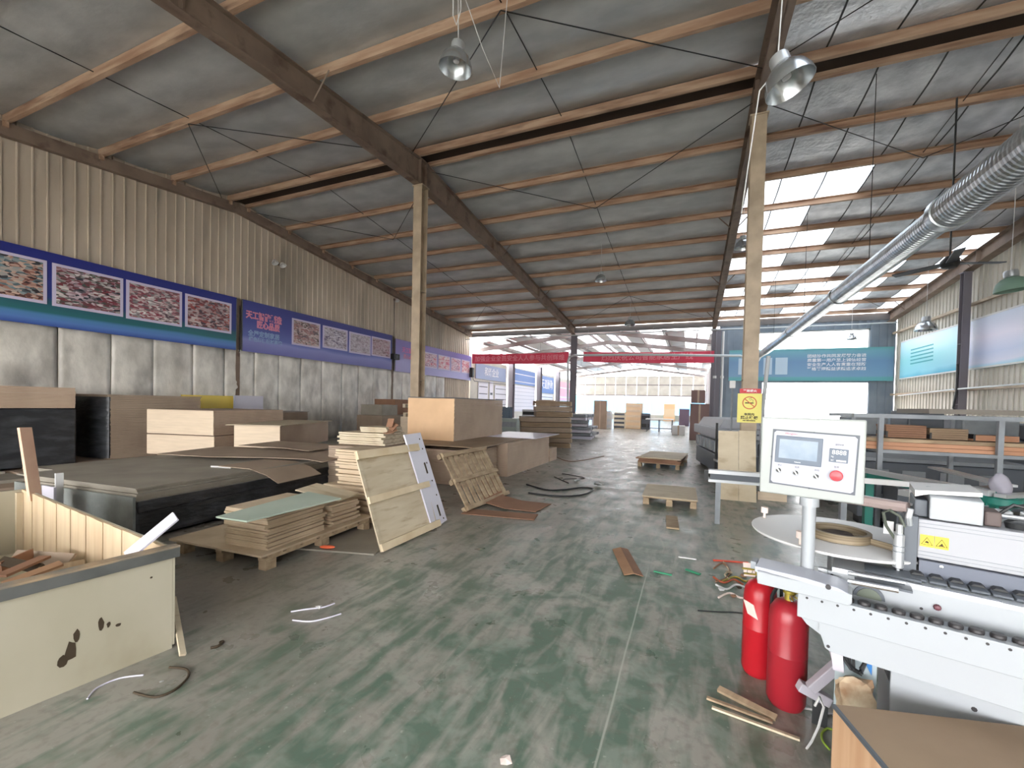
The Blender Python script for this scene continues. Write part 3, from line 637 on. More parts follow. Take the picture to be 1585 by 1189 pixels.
# --- low boards by the left wall, then the big stacks standing on them
LB = thing('low_board_pile', 'low wide pile of dusty boards on the floor under the wall stacks', 'board pile', (-10.6, 1.0, 0))
for i, (x0, x1, y0, y1, z0, z1) in enumerate(((-2.1, 1.2, 0, 2.3, 0, .06), (-2.1, 1.35, -.1, 2.2, .062, .1), (-2.1, 1.1, 2.35, 5.9, 0, .07), (-2.1, 1.0, 2.4, 5.8, .072, .11), (-2.1, .9, .1, 2.25, .102, .15), (-2.1, .85, 2.3, 5.85, .112, .16), (-2.1, .1, .5, 2.2, .152, .185), (-2.1, .3, 2.5, 5.6, .162, .185))):
    MB().box(x0, x1, y0, y1, z0, z1, Rz(random.uniform(-.01, .01))).build('board', (m_grey_sheet, m_mdf_dark)[i % 2], LB)
t = thing('wrapped_board_stack', 'black film wrapped stack at the left photo edge with brown boards on top', 'board stack', (-10.75, 1.2, .19))
boards(MB(), -1.85, 0, 0, 2.95, 1.04, 1.42, 14, .006).build('boards', m_mdf, t, kind='stuff')
b = MB(); nx = 26
b.box(-1.86, .012, -.012, 2.962, 0, 1.03); o = b.build('stretch_film', m_wrap, t, bev=.03)
o = None
t = block('large brown fibreboard stack with a rounded dark film end, against the wall', (-10.9, 4.7), .0, 1.75, 1.7, .19, 1.5, 34, m_mdf_dark, j=.004, top=m_mdf_dark)
b = MB(); prof2 = [(-1.74, -.02), (-1.2, -.12), (-.5, -.13), (-.06, -.07), (.01, .0), (-.0, .03), (-1.74, .03)]
b.prism(prof2, 'z', .02, 1.26); b.build('end_film', m_wrap, t, smooth=True)
t = block('pale-ended brown board stack with a yellow sheet behind, second from the left', (-8.72, 5.38), math.radians(12), 1.6, 1.9, .31, .72, 12, m_mdf, top=None, j=.005)
boards(MB(), -1.6, -.02, .0, 1.85, .42, .92, 14, .005).build('upper_boards', m_mdf, t, kind='stuff')
MB().box(-1.6, 0, -.012, -.004, .01, .40).build('sawn_end', m_mdf_light, t); MB().box(-1.6, -.02, -.012, -.004, .43, .91).build('sawn_end', m_mdf_light, t)
for k in range(3): bearer(-9.6-.14*k, 5.4+k*.7, math.radians(12), 1.4, .19, .11, ('nearest', 'middle', 'farthest')[k]+' short timber bearer under the pale-ended brown stack', 'bearers under pale-ended stack')
o = MB().box(-.02, .02, 0, 2.2, 0, .42).build('yellow_sheet', mat('yellow_laminate', (238, 212, 96), rough=.4), label='yellow sheet standing on edge against the silver wall quilts', cat='sheet'); o.location = (-12.55, 6.9, 1.12)
o = MB().box(-.02, .02, 0, .9, 0, .46).build('white_sheet', m_white_board, label='small white sheet on edge at the right end of the yellow sheet', cat='sheet'); o.location = (-12.45, 8.2, 1.1)
block('low grey board stack carrying the yellow and white sheets by the wall', (-11.4, 7.2+.75), 0, 1.1, 1.9, 0, 1.1, 20, m_mdf_dark, top=m_grey_sheet)
bb = MB().box(-1.9, 0, -.01, 2, 0, .01); bb.bm.free()
# d: pale front block with overhanging top sheet
t = block('pale-ended board stack with an overhanging thin top sheet', (-7.5, 5.85), math.radians(24), .88, 2.2, .475, .955, 30, m_mdf, j=.004)
MB().box(-.88, .0, -.012, -.004, .01, .47).build('sawn_end', m_mdf_light, t)
o = MB().box(-1.0, .06, -.08, 2.3, 0, .014).build('thin_sheet', m_ply, label='thin pale sheet overhanging the pale-ended board stack', cat='sheet'); o.location = (-7.5, 5.85, .958); o.rotation_euler = (0, 0, math.radians(24))
# f: long dark wrapped stack in front
t = thing('wrapped_board_stack', 'long grey-topped stack half wrapped in black film behind the crate', 'board stack', (-5.18, 2.46, 0), math.radians(4))
boards(MB(), -1.9, 0, 0, 3.2, .36, .54, 8, .012).build('boards', m_grey_sheet, t, kind='stuff')
MB().box(-2.03, .02, -.03, 3.24, .03, .355).build('stretch_film', m_wrap, t, bev=.04)
MB().box(-2.05, .01, -.045, -.02, .1, .47).build('clear_film_end', m_wrapg, t)
MB().box(-.02, .035, -.01, 3.1, .3, .42).build('film_edge', m_wrap, t, bev=.01)
MB().box(-2.04, .03, -.03, 3.25, .545, .56).build('top_sheet', m_grey_sheet, t)
t = thing('wrapped_board_stack', 'second black wrapped stack behind the long grey-topped one', 'board stack', (-7.55, 2.9, 0), math.radians(4))
boards(MB(), -1.0, 0, 0, 3.4, .34, .46, 6, .01).build('boards', m_grey_sheet, t, kind='stuff'); MB().box(-1.02, .02, -.02, 3.42, .02, .335).build('stretch_film', m_wrap, t, bev=.03)
o = MB().tube([(0, 0, 0), (.32, .05, 0)], .012, 5).build('white_strip', m_white, label='thin white strip lying on the grey-topped wrapped stack', cat='strip'); o.location = (-5.9, 3.6, .575); 
o = MB().box(-.01, .01, -.03, .03, 0, .36).build('white_strip', m_white, label='narrow white upright strip behind the crate beside a lilac offcut', cat='strip'); o.location = (-6.15, 2.25, .45); o.location.z = .3
o = MB().box(-.12, .12, -.01, .01, 0, .5).build('lilac_offcut', m_white_board, label='pale lilac offcut standing behind the crate near the far corner', cat='offcut'); o.location = (-6.05, 2.14, .0); o.scale = (1, 1, 1.1)
# sagging sheets hanging over the wrapped stack
def curved_sheet(label, pts, w, m, name='sagging_sheet', th=.008, wdir=(0, 1, 0), cat='sheet'):
    wd = Vector(wdir)
    b = MB(); A = []
    for p in pts:
        p = Vector(p)-Vector(pts[0]); A.append([b.bm.verts.new(q) for q in (p, p+wd*w, p+wd*w+Vector((0, 0, th)), p+Vector((0, 0, th)))])
    for P, Q in zip(A, A[1:]):
        for k in range(4): b.bm.faces.new((P[k], P[(k+1) % 4], Q[(k+1) % 4], Q[k]))
    b.bm.faces.new(A[0]); b.bm.faces.new(A[-1])
    o = b.build(name, m, smooth=True, label=label, cat=cat); o.location = pts[0]; return o
curved_sheet('thin grey-brown sheet draped across the wrapped stacks toward the tall plywood pile', [(-7.6, 3.85, .60), (-6.6, 4.0, .605), (-5.9, 4.3, .61), (-5.3, 4.55, .60), (-5.0, 4.6, .57)], 1.2, m_mdf_dark, wdir=(-.25, .97, 0))
curved_sheet('second thin brown sheet lying higher over the draped one', [(-7.3, 4.9, .66), (-6.4, 5.0, .665), (-5.75, 5.0, .65)], .9, m_mdf_dark, wdir=(-.2, .98, 0))
curved_sheet('brown sheet hanging down in front of the wrapped stack edge', [(-5.75, 3.6, .585), (-5.3, 3.7, .57), (-5.05, 3.75, .5), (-4.9, 3.8, .40)], .8, m_mdf_dark, wdir=(-.15, .98, 0))

# --- pallets and plywood piles
def pallet(label, loc, rz, w, d, h=.13, slats=7, group=None, under=True, z0=0):
    t = thing('pallet', label, 'pallet', (*loc, z0), rz, group)
    sw_ = d/slats
    for i in range(slats): MB().box(-w/2, w/2, -d/2+i*sw_+sw_*.1, -d/2+(i+1)*sw_-sw_*.1, h-.02, h).build('slat', m_pallet, t)
    for x in (-w/2+.05, 0, w/2-.05):
        MB().box(x-.04, x+.04, -d/2, d/2, h-.045, h-.021).build('stringer', m_pallet, t)
        for y in (-d/2+.06, 0, d/2-.06): MB().box(x-.045, x+.045, y-.05, y+.05, .0, h-.046).build('block', m_pallet, t)
    return t
pa = pallet('low wooden pallet under the short plywood pile with the mint sheet', (-3.98, 3.15), .05, 1.15, 1.35)
o = MB().box(-.6, .58, -.72, .72, 0, .018).build('base_board', m_plyedge, label='thin board lying on the pallet under the two short piles', cat='board'); o.location = (-3.98, 3.15, .132); o.rotation_euler = (0, 0, .05)
NTH = ['lowest', 'second', 'third', 'fourth', 'fifth', 'sixth', 'seventh', 'eighth', 'ninth', 'tenth', 'eleventh', 'twelfth', 'thirteenth', 'fourteenth', 'fifteenth', 'sixteenth', 'seventeenth', 'eighteenth']
def pile(grp, label, cx, cy, rz, w, d, z0, z1, n, m, j=.02, ja=.03, shift=(0, 0)):
    h = (z1-z0)/n; me0 = None
    for i in range(n):
        if me0 is None:
            o = MB().box(-w/2, w/2, -d/2, d/2, 0, h*.86).build('plywood_board', m, label='lowest '+label, cat='board', group=grp); me0 = o.data
        else:
            o = bpy.data.objects.new('plywood_board', me0); C.objects.link(o); tag(o, (('topmost ' if i == n-1 else NTH[i]+' from bottom, ')+label), 'board', grp)
        o.location = (cx+random.uniform(-j, j)+shift[0]*i/n, cy+random.uniform(-j, j)+shift[1]*i/n, z0+i*h); o.rotation_euler = (0, 0, rz+random.uniform(-ja, ja))
pile('boards of the short pile on the pallet', 'board of the short pile under the mint sheet', -3.71, 2.88, .07, .50, .66, .152, .50, 17, m_plyedge, .018, .02)
pile('boards of the pile behind the short pile', 'board of the pile behind the mint-topped one', -3.80, 3.52, .0, .60, .4, .152, .38, 10, m_plyedge, .02, .04)
o = MB().hexa([atz(334, 802, .51), atz(382, 809, .51), atz(528, 773, .515), atz(477, 763, .515)]+[q+Vector((0, 0, .013)) for q in (atz(334, 802, .51), atz(382, 809, .51), atz(528, 773, .515), atz(477, 763, .515))]).build('mint_sheet', m_mint, label='pale mint green sheet laid across the short plywood pile', cat='sheet')
o = MB().box(-.3, .3, -.16, .16, 0, .012).build('loose_sheet', m_ply, label='tilted loose sheet leaning on the pile behind mint sheet', cat='sheet'); o.location = (-3.82, 3.58, .44); o.rotation_euler = (.06, .12, .1)
pile('boards of the tall ragged pile lower half', 'board in the lower half of the ragged pile by the lid', -3.82, 4.3, .04, 1.05, .5, .0, .42, 13, m_plyedge, .03, .03)
pile('boards of the tall ragged pile upper half', 'board in the upper half of the ragged pile by the lid', -3.80, 4.35, .02, .84, .45, .425, .86, 14, m_plyedge, .025, .03, (-.08, .04))
block('grey-brown board stack under the top bundle of narrow plywood boards', (-4.35, 5.1), math.radians(8), .95, 1.0, 0, .78, 26, m_mdf_dark)
pile('narrow boards in the high bundle', 'narrow board in the bundle above the leaning lid', -4.95, 5.55, .1, .85, .6, .785, .98, 6, m_ply, .02, .04)
pile('narrow boards topping the high bundle', 'short board crowning the bundle above the lid', -4.8, 5.62, .12, .5, .45, .985, 1.07, 3, m_ply, .02, .04)
t = thing('packing_scrap', 'crumpled brown paper scrap on the high bundle of boards', 'scrap', (-4.38, 5.35, .985), 0)
b = MB(); 
for i in range(5): b.box(-.12+i*.05, -.02+i*.06, -.06, .06, .0+.02*i, .015+.02*i, Matrix.Rotation(.3*i, 4, 'X') @ Rz(.4*i))
b.build('paper_fold', m_brown, t)
# base board on the floor under the leaning lid
o = MB().box(-.95, .35, -.25, .45, 0, .016).build('floor_sheet', m_grey_sheet, label='flat brown-grey sheet on the floor left of the leaning lid foot', cat='sheet'); o.location = (-3.2, 3.35, .002); o.rotation_euler = (0, 0, .25)
o = MB().box(-.09, .09, -.03, .03, 0, .04).build('orange_bag', mat('orange_plastic', (236, 110, 70), rough=.5), label='small orange plastic piece on the floor under the pallet edge', cat='plastic scrap', ); o.location = (-3.3, 3.1, .02); o.rotation_euler = (0, 0, .4); m_ = o.modifiers.new('s', 'SUBSURF'); m_.levels = 2
def solve_tl(BL, BR, px, lift=0):   # point on the pixel ray that makes a right angle at BL
    x = (BR-BL).normalized(); d = ray(*px); o = Vector((0, 0, 1.5)); return o+d*((BL-o).dot(x)/d.dot(x))
def plane_thing(name, label, cat, BL, BR, TL, group=None):
    """Empty whose local x runs BL>BR, local y BL>TL, local z out of the panel"""
    BL, BR, TL = Vector(BL), Vector(BR), Vector(TL); x = (BR-BL).normalized(); yv = (TL-BL); yv = (yv-x*yv.dot(x)); h = yv.length; y = yv.normalized(); z = x.cross(y)
    t = bpy.data.objects.new(name, None); C.objects.link(t); t.matrix_world = Matrix(((x.x, y.x, z.x, BL.x), (x.y, y.y, z.y, BL.y), (x.z, y.z, z.z, BL.z), (0, 0, 0, 1)))
    tag(t, label, cat, group); return t, (BR-BL).length, h
# lid panel
BL = atz(590, 855, .01); BR = atz(678, 815, .01); TL = atz(549, 700, .78)
TLv = BL+Vector((-.62, .22, .86))
def hit_depth(x, y, dist):  # point on pixel ray at camera depth
    d = ray(x, y); return Vector((d.x*dist, d.y*dist, 1.5+d.z*dist))
dep = (BL-Vector((0, 0, 1.5))).dot(fw)
TL = solve_tl(BL, BR, (549, 700)); print('LID', BL, BR, TL)
t, w, h = plane_thing('framed_plywood_sheet', 'plywood crate lid with three battens leaning against tall board pile', 'crate lid', BL, BR, TL)
MB().box(0, w, 0, h, -.012, 0).build('plywood_sheet', m_ply, t)
for y0, y1 in ((.0, .075), (h*.47, h*.47+.07), (h-.085, h-.0)): MB().box(-.01, w+.02, y0, y1, .001, .04).build('batten', mat('pale_batten', (222, 206, 176), (206, 186, 152), rough=.7, scale=4), t)
MB().box(-.01, .03, .0, h, .001, .014).build('side_strip', m_ply, t)
for y0 in (.03, .5*h, h-.05):
    for k in range(5): MB().lathe([(0, .035), (.007, .035), (.007, .03)], 6, c=(.05+k*w*.22, y0, 0)).build('nail', m_knot, t)
# white slotted panel behind
BL2 = atz(668, 818, .01)+Vector((.02, .1, 0)); BR2 = atz(692, 805, .01); d2 = (BR2-Vector((0, 0, 1.5))).dot(fw)
t, w2, h2 = plane_thing('slotted_board', 'white laminate panel with dark slots leaning behind the crate lid', 'panel', BR2+(BL2-BR2).normalized()*.42, BR2, solve_tl(BR2+(BL2-BR2).normalized()*.42, BR2, (626, 673)))
MB().box(0, w2, 0, h2, -.018, 0).build('sheet', m_white_board, t)
for y0 in (.08, .55): MB().box(w2-.16, w2-.125, h2*y0, h2*y0+.14, .0005, .004).build('slot', m_knot, t)
for y0 in (.04, .3, .46, .66, .82, .93): MB().lathe([(0, .004), (.011, .004), (.011, 0)], 8, c=(w2-.08, h2*y0, 0)).build('hole', m_knot, t)
# slatted pallet leaning
BL3 = atz(722, 792, .01); BR3 = atz(786, 766, .01); d3 = (BL3-Vector((0, 0, 1.5))).dot(fw); TL3 = solve_tl(BL3, BR3, (680, 703)); print('SL', BL3, BR3, TL3)
t, w3, h3 = plane_thing('slatted_pallet', 'slatted wooden pallet leaning on the fibreboard stack', 'pallet', BL3, BR3, TL3)
n = 9
for i in range(n): MB().box(w3*i/n+.02, w3*(i+.62)/n+.02, 0, h3, .0, .02).build('slat', m_pallet, t)
for y0 in (0.0, h3*.5-.03, h3-.07): MB().box(0, w3, y0, y0+.06, .021, .05).build('crossbar', m_pallet, t)
for y0 in (0.0, h3*.5-.03, h3-.07): MB().box(0, w3, y0, y0+.07, -.06, -.001).build('rear_bar', m_pallet, t)
# stack m group
block('long brown fibreboard stack at the aisle edge with a dark split end', (-3.45, 7.8), math.radians(-1), 1.5, 2.55, 0, .69, 30, m_mdf, j=.006)
block('fibreboard stack directly behind the leaning slatted pallet', (-3.62, 6.55), math.radians(0), 1.2, 1.1, 0, .63, 26, m_mdf, j=.01)
block('low board stack under the square box-like stack', (-5.15, 6.9), 0, .9, 3.4, 0, .665, 28, m_mdf_dark)
block('short end boards stepping down at the far end of the aisle stack', (-3.4, 10.45), 0, 1.0, .6, 0, .34, 12, m_mdf)
o = MB().box(-2.2, 0, 0, 2.3, 0, .018).build('brown_sheet', m_cardboard2, label='brown hardboard sheet jutting toward the aisle over the fibreboard stacks', cat='sheet'); o.location = (-3.45, 6.55, .694); o.rotation_euler = (0, .0, .04)
o = MB().box(-1.5, 0, 0, 1.9, 0, .014).build('pale_sheet', m_white_board, label='pale sheet on the far end of the long fibreboard stack', cat='sheet'); o.location = (-3.3, 9.0, .70); o.rotation_euler = (0, 0, 0)
t = thing('board_stack', 'large square pale-ended board stack standing in front of the tan column', 'board stack', (-4.42, 7.3, .715), math.radians(2))
boards(MB(), -1.1, 0, 0, 2.5, 0, .87, 26, .006).build('boards', m_mdf, t, kind='stuff'); MB().box(-1.1, 0, -.014, -.008, 0, .86).build('sawn_end', mat('fibreboard_peach_edge', (226, 190, 152), (214, 178, 140), rough=.7, scale=2), t)
MB().box(-1.1, .02, -.01, 2.52, .872, .885).build('top_sheet', m_greymd, t)
# things behind: boxes on wall side
block('brown board stack with grey base boards near the wall beyond the pale blocks', (-10.6, 12.4), 0, 1.2, 2.6, 0, .95, 20, m_mdf_dark)
t = thing('grey_carton', 'grey carton on the wall side stack behind the tall plywood pile', 'box', (-11.2, 12.5, .955)); MB().box(-.5, .5, 0, .9, 0, .4).build('carton', m_grey_sheet, t, bev=.01); MB().box(-.06, .06, -.003, .9, .401, .404).build('tape', m_mdf, t)
t = thing('brown_carton', 'reddish brown carton against quilts beyond the grey carton', 'box', (-11.7, 13.8, .955)); MB().box(-.5, .55, 0, .9, 0, .62).build('carton', m_brown, t, bev=.01); MB().box(-.05, .05, -.003, .9, .621, .624).build('tape', m_mdf, t)
for k, (dx, dy, z) in enumerate(((0, 0, 0), (.1, .2, .145), (-.1, .1, .29))):
    t = thing('small_pallet', ('small pallet lowest in the stack beside the square board stack', 'small pallet in the middle of the stack beside the square board stack', 'small pallet topmost of the stack beside the square board stack')[k], 'pallet', (-8.2+dx, 11.8+dy, 1.0+z), .05, 'stacked small pallets')
    for i in range(5): MB().box(-.6, .6, -.5+i*.22, -.36+i*.22, .11, .13).build('slat', m_ply, t)
    for x in (-.55, 0, .55): MB().box(x-.05, x+.05, -.5, .5, 0, .109).build('runner', m_ply, t)
block('pale board stack under the small pallets left of the tan column', (-7.5, 11.3), 0, 1.4, 1.2, 0, .995, 24, m_mdf_light)
# brown sheet pieces on floor near pallet
curved_sheet('brown cardboard sheet bent up against slatted pallet foot', [(-2.98, 5.75, .32), (-2.9, 5.6, .14), (-2.75, 5.45, .04), (-2.4, 5.35, .02), (-1.95, 5.4, .01)], .55, m_brown, name='cardboard_sheet', wdir=(.1, .99, 0))
o = MB().box(-.5, .5, -.14, .14, 0, .008).build('cardboard_sheet', m_brown, label='flat brown cardboard strip lying before slatted pallet', cat='sheet'); o.location = (-2.35, 5.1, .003); o.rotation_euler = (0, 0, .15)

# --- crate with contents
cz = .6
t = thing('plywood_crate', 'open plywood crate with grey steel rim, front left corner', 'crate', (-2.82, 1.51, 0), math.radians(-7))
CW, CDp, th = 2.95, 1.35, .018
MB().box(-th, 0, -CDp, 0, 0.02, cz).build('front_panel', m_crate, t)
MB().box(-CW, -CW+th, -CDp, 0, 0.02, cz+.0).build('end_panel', m_crate, t)
nb = 18
for i in range(nb): MB().box(-CW+th+(CW-2*th)*i/nb, -CW+th+(CW-2*th)*(i+1)/nb-.006, -th-.004*(i % 2), -.0, .02, cz).build('inner_board', m_crate_in, t)
MB().box(-CW, 0, 0.001, .012, .02, cz).build('outer_panel', m_crate, t)
MB().box(-CW, 0, -CDp-.012, -CDp, .02, cz).build('side_panel', m_crate, t)
MB().box(-CW, 0, -CDp, 0, .0, .02).build('crate_floor', m_crate, t)
for x in (-CW+.05, -.05): MB().box(x-.03, x+.03, -.06, -.02, .02, cz-.02).build('corner_post', m_ply, t)
MB().box(0.001, .02, -CDp, .03, cz-.055, cz+.006).build('rim_strip', m_rim, t, bev=.003)
MB().box(-.05, .02, -CDp, .03, cz+.001, cz+.012).build('rim_cap', mat('rim_wood_worn', (176, 150, 118), (128, 122, 112), rough=.7, scale=6), t)
rng = random.Random(3)
for (yy, zz, r, el) in ((-.42, .2, .022, 2.6), (-.4, .27, .012, 3), (-.31, .29, .012, 3.2), (-.28, .27, .008, 2), (-.24, .25, .012, 1), (-.45, .16, .02, 1.6), (-.1, .46, .007, 1)):
    b = MB(); pts = [(.0008, yy+math.cos(a)*r*rng.uniform(.7, 1.2), zz+math.sin(a)*r*el*rng.uniform(.7, 1.1)) for a in [2*PI*k/9 for k in range(9)]]; b.face([Vector(p) for p in pts]); b.build('knot', m_knot, t)
MB().tube([(-CW+th+.004, -.22, .52), (-CW+th+.004, -.24, .40), (-CW+th+.004, -.22, .25)], .006, 4).build('end_crack', m_knot, t)
def plank(label, a, b_, w, th_, m, roll=0, name='plank', cat='plank'):
    a, b_ = Vector(a), Vector(b_); d = (b_-a); L = d.length; q = d.to_track_quat('Y', 'Z')
    o = MB().box(-w/2, w/2, 0, L, -th_/2, th_/2).build(name, m, label=label, cat=cat); o.rotation_mode = 'QUATERNION'; o.rotation_quaternion = q @ Matrix.Rotation(roll, 4, 'Y').to_quaternion(); o.location = a; return o
plank('reddish plank standing up out of the far crate corner', hit_depth(55, 775, 3.75), hit_depth(38, 662, 3.75), .1, .022, mat('pinkish_pine', (218, 184, 158), (200, 158, 134), rough=.6, scale=3), .2)
plank('pale lilac strip poking over the crate rim near its right corner', hit_depth(196, 862, 2.38), hit_depth(272, 799, 2.5), .085, .012, m_white_board, .5, 'laminate_strip', 'strip')
plank('thin pale batten leaning on the outside of the crate corner', atz(283, 1014, .01), hit_depth(268, 925, 2.72), .03, .015, m_ply, .3, 'batten', 'batten')
for k, (p1, p2, z1_, z2_, w, m) in enumerate((((0, 892), (70, 862), .40, .42, .07, m_brown), ((5, 905), (95, 872), .40, .44, .05, m_cardboard), ((0, 868), (60, 880), .36, .38, .06, m_knot), ((20, 862), (110, 868), .30, .30, .1, m_mdf_dark), ((60, 885), (130, 872), .38, .36, .05, m_pallet), ((0, 880), (50, 858), .33, .33, .08, m_brown))):
    plank(('dark brown offcut leaning low in the open crate', 'cardboard coloured offcut nearest the crate front', 'nearly black offcut crossing others in the crate', 'wide grey-brown offcut at the bottom of the crate', 'thin pallet-wood offcut by the crate front', 'brown offcut at the left photo edge in crate')[k], atz(*p1, z1_), atz(*p2, z2_), w, .016, m, .3*k, 'offcut', 'offcut')
MB().box(-5.2, -3.1, .45, 1.25, .03, .24).build('crate_rubbish_board', m_cardboard2, label='brown heap of boards filling the bottom of the crate', cat='board')
# --- aisle items
t = pallet('small pallet with a pale plywood top in the aisle', (-.27, 7.2), .02, .78, 1.05, .12, 6)
o = MB().box(-.4, .4, -.54, .54, 0, .012).build('plywood_sheet', m_ply, label='pale plywood sheet lying on the small aisle pallet', cat='sheet'); o.location = (-.27, 7.2, .122); o.rotation_euler = (0, 0, .02)
o = MB().box(-.075, .075, -.3, .3, 0, .018).build('wood_piece', m_pallet, label='short brown plank lying in front of small plywood-topped pallet', cat='plank'); o.location = (-.18, 5.75, .002); o.rotation_euler = (0, 0, .06)
c4 = [atz(948, 851, .004), atz(972, 851, .004), atz(996, 893, .004), atz(966, 891, .004)]
t = thing('cardboard_strip', 'folded brown cardboard strip lying in the aisle', 'cardboard', (c4[0].x, c4[0].y, 0))
c4 = [q-Vector((c4[0].x, c4[0].y, 0)) for q in c4]; mid = [(c4[0]+c4[1])/2+Vector((0, 0, .02)), (c4[3]+c4[2])/2+Vector((0, 0, .02))]; up_ = Vector((0, 0, .007))
MB().hexa([c4[3], mid[1], mid[0], c4[0], c4[3]+up_, mid[1]+up_, mid[0]+up_, c4[0]+up_]).build('left_fold', m_cardboard, t)
MB().hexa([mid[1], c4[2], c4[1], mid[0], mid[1]+up_, c4[2]+up_, c4[1]+up_, mid[0]+up_]).build('right_fold', m_brown, t)
pallet('low pallet under reddish brown boards further down the aisle', (-.62, 11.6), -.1, 1.0, 1.7, .12, 8)
t = thing('brown_board_stack', 'low stack of reddish brown boards on the far aisle pallet', 'board stack', (-.62, 11.6, .122), -.1)
for i in range(5):
    a = random.uniform(-.04, .04); MB().box(-.5+a, .5+a, -.85, .85, i*.026, i*.026+.022, Rz(a*.6)).build('board', m_brown if i < 4 else m_ply, t)
MB().box(-.62, -.1, -.95, -.55, .13, .15, Rz(.3)).build('top_piece', m_ply, t)
def floor_tube(name, label, cat, px, r, m, z=None):
    pts = [atz(x, y, r) for x, y in px]; o = thing(name, label, cat, (pts[0].x, pts[0].y, 0)); base = Vector((pts[0].x, pts[0].y, 0))
    # smooth
    P = [p-base for p in pts]
    S = []
    for i in range(len(P)-1):
        p0 = P[max(i-1, 0)]; p1 = P[i]; p2 = P[i+1]; p3 = P[min(i+2, len(P)-1)]
        for k in range(5):
            u = k/5; S.append(.5*((2*p1)+(-p0+p2)*u+(2*p0-5*p1+4*p2-p3)*u*u+(-p0+3*p1-3*p2+p3)*u**3))
    S.append(P[-1]); bpy.data.objects.remove(o)
    q = MB().tube(S, r, 6).build(name, m, smooth=True, label=label, cat=cat); q.location = base; return q
floor_tube('floor_cable', 'black hose curling on the floor beside the fibreboard stack end', 'hose', ((818, 763), (850, 767), (880, 768), (905, 765), (918, 757), (900, 755), (872, 758), (845, 758), (815, 750)), .014, m_dark)
floor_tube('floor_cable', 'thin dark cable looping on the floor past the fibreboard stack', 'cable', ((858, 738), (880, 748), (872, 742), (905, 740), (870, 733)), .008, m_dark)
floor_tube('floor_cable', 'thin cable trailing from fibreboard stack into the aisle', 'cable', ((862, 708), (880, 714), (905, 712), (935, 706)), .008, m_brown)
floor_tube('floor_cable', 'dark wire running across the floor by the red cylinders', 'wire', ((1080, 945), (1110, 947), (1140, 948), (1165, 952)), .004, m_dark)
floor_tube('band_ring', 'thin brown edging band lying in a loop before the crate', 'band', ((207, 1072), (240, 1079), (270, 1068), (291, 1048), (288, 1036), (262, 1033)), .006, m_knot)
floor_tube('band_scrap', 'thin pale strip of edging on the floor beside the crate', 'band', ((135, 1082), (150, 1065), (185, 1050), (222, 1045)), .004, m_white_board)
floor_tube('band_scrap', 'thin white strip in the floor scraps left of the aisle', 'band', ((450, 947), (475, 943), (500, 940), (518, 934)), .005, m_white_board)
floor_tube('band_scrap', 'second white strip just below the small scrap of paper', 'band', ((453, 960), (480, 962), (505, 957), (528, 950)), .005, m_white_board)
floor_tube('band_scrap', 'small dark curl on the floor to the right of the crate', 'band', ((326, 1003), (338, 1000), (345, 993), (340, 995)), .008, m_knot)
def scrap(label, x, y, s, m, seed, name='paper_scrap', cat='scrap'):
    p = atz(x, y, 0); r = random.Random(seed); b = MB(); n = 7
    top_ = [Vector((math.cos(2*PI*k/n)*s*r.uniform(.5, 1.1), math.sin(2*PI*k/n)*s*r.uniform(.5, 1.1), r.uniform(.004, s*.7))) for k in range(n)]
    c = b.bm.verts.new((0, 0, s*.6)); V = [b.bm.verts.new(q) for q in top_]; lo = b.bm.verts.new((0, 0, .002))
    for k in range(n): b.bm.faces.new((c, V[k], V[(k+1) % n])); b.bm.faces.new((lo, V[(k+1) % n], V[k]))
    o = b.build(name, m, label=label, cat=cat); o.location = (p.x, p.y, 0); return o
scrap('crumpled white paper scrap left of the aisle', 493, 942, .035, m_white, 1)
scrap('pale scrap at the bottom photo edge in mid aisle', 782, 1180, .03, m_paper, 2)
scrap('tiny white scrap on the floor right of crate', 250, 1057, .012, m_white, 3)
m_clear = mat('cloudy_plastic', (186, 192, 192), (160, 166, 166), rough=.3, scale=8)
scrap('crumpled clear plastic film beside the black hose', 925, 752, .13, m_clear, 4, 'plastic_film'); scrap('smaller piece of clear plastic film in the aisle', 893, 746, .09, m_clear, 5, 'plastic_film')
scrap('white foam scrap at the foot of the fibreboard stack', 812, 732, .05, m_white, 6)
plank('small green plastic strip nearest the aisle cardboard', atz(1012, 884, .01), atz(1040, 890, .01), .02, .01, mat('green_plastic', (40, 140, 100), rough=.4), 0, 'plastic_strip', 'strip')
plank('second green plastic strip on the floor toward the red cylinders', atz(1062, 881, .01), atz(1084, 889, .01), .03, .01, MATS['green_plastic'], 0, 'plastic_strip', 'strip')
plank('thin white rod lying on the floor beyond the green strips', atz(1050, 862, .01), atz(1078, 866, .01), .015, .01, m_white, 0, 'rod', 'rod')
plank('orange-red strip lying near the rubbish heap', atz(1104, 867, .01), atz(1158, 871, .01), .025, .01, mat('orange_red_plastic', (214, 74, 50), rough=.4), 0, 'plastic_strip', 'strip')
plank('brown broken batten, upper one of three before the red cylinders', atz(1112, 1066, .01), atz(1202, 1112, .01), .035, .014, m_pallet, .2, 'batten', 'batten')
plank('long broken batten, middle one of three before the red cylinders', atz(1094, 1080, .01), atz(1196, 1118, .008), .02, .01, m_pallet, .0, 'batten', 'batten')
plank('thin batten, lowest one of three before the red cylinders', atz(1102, 1095, .01), atz(1238, 1145, .008), .016, .01, m_ply, 0, 'batten', 'batten')
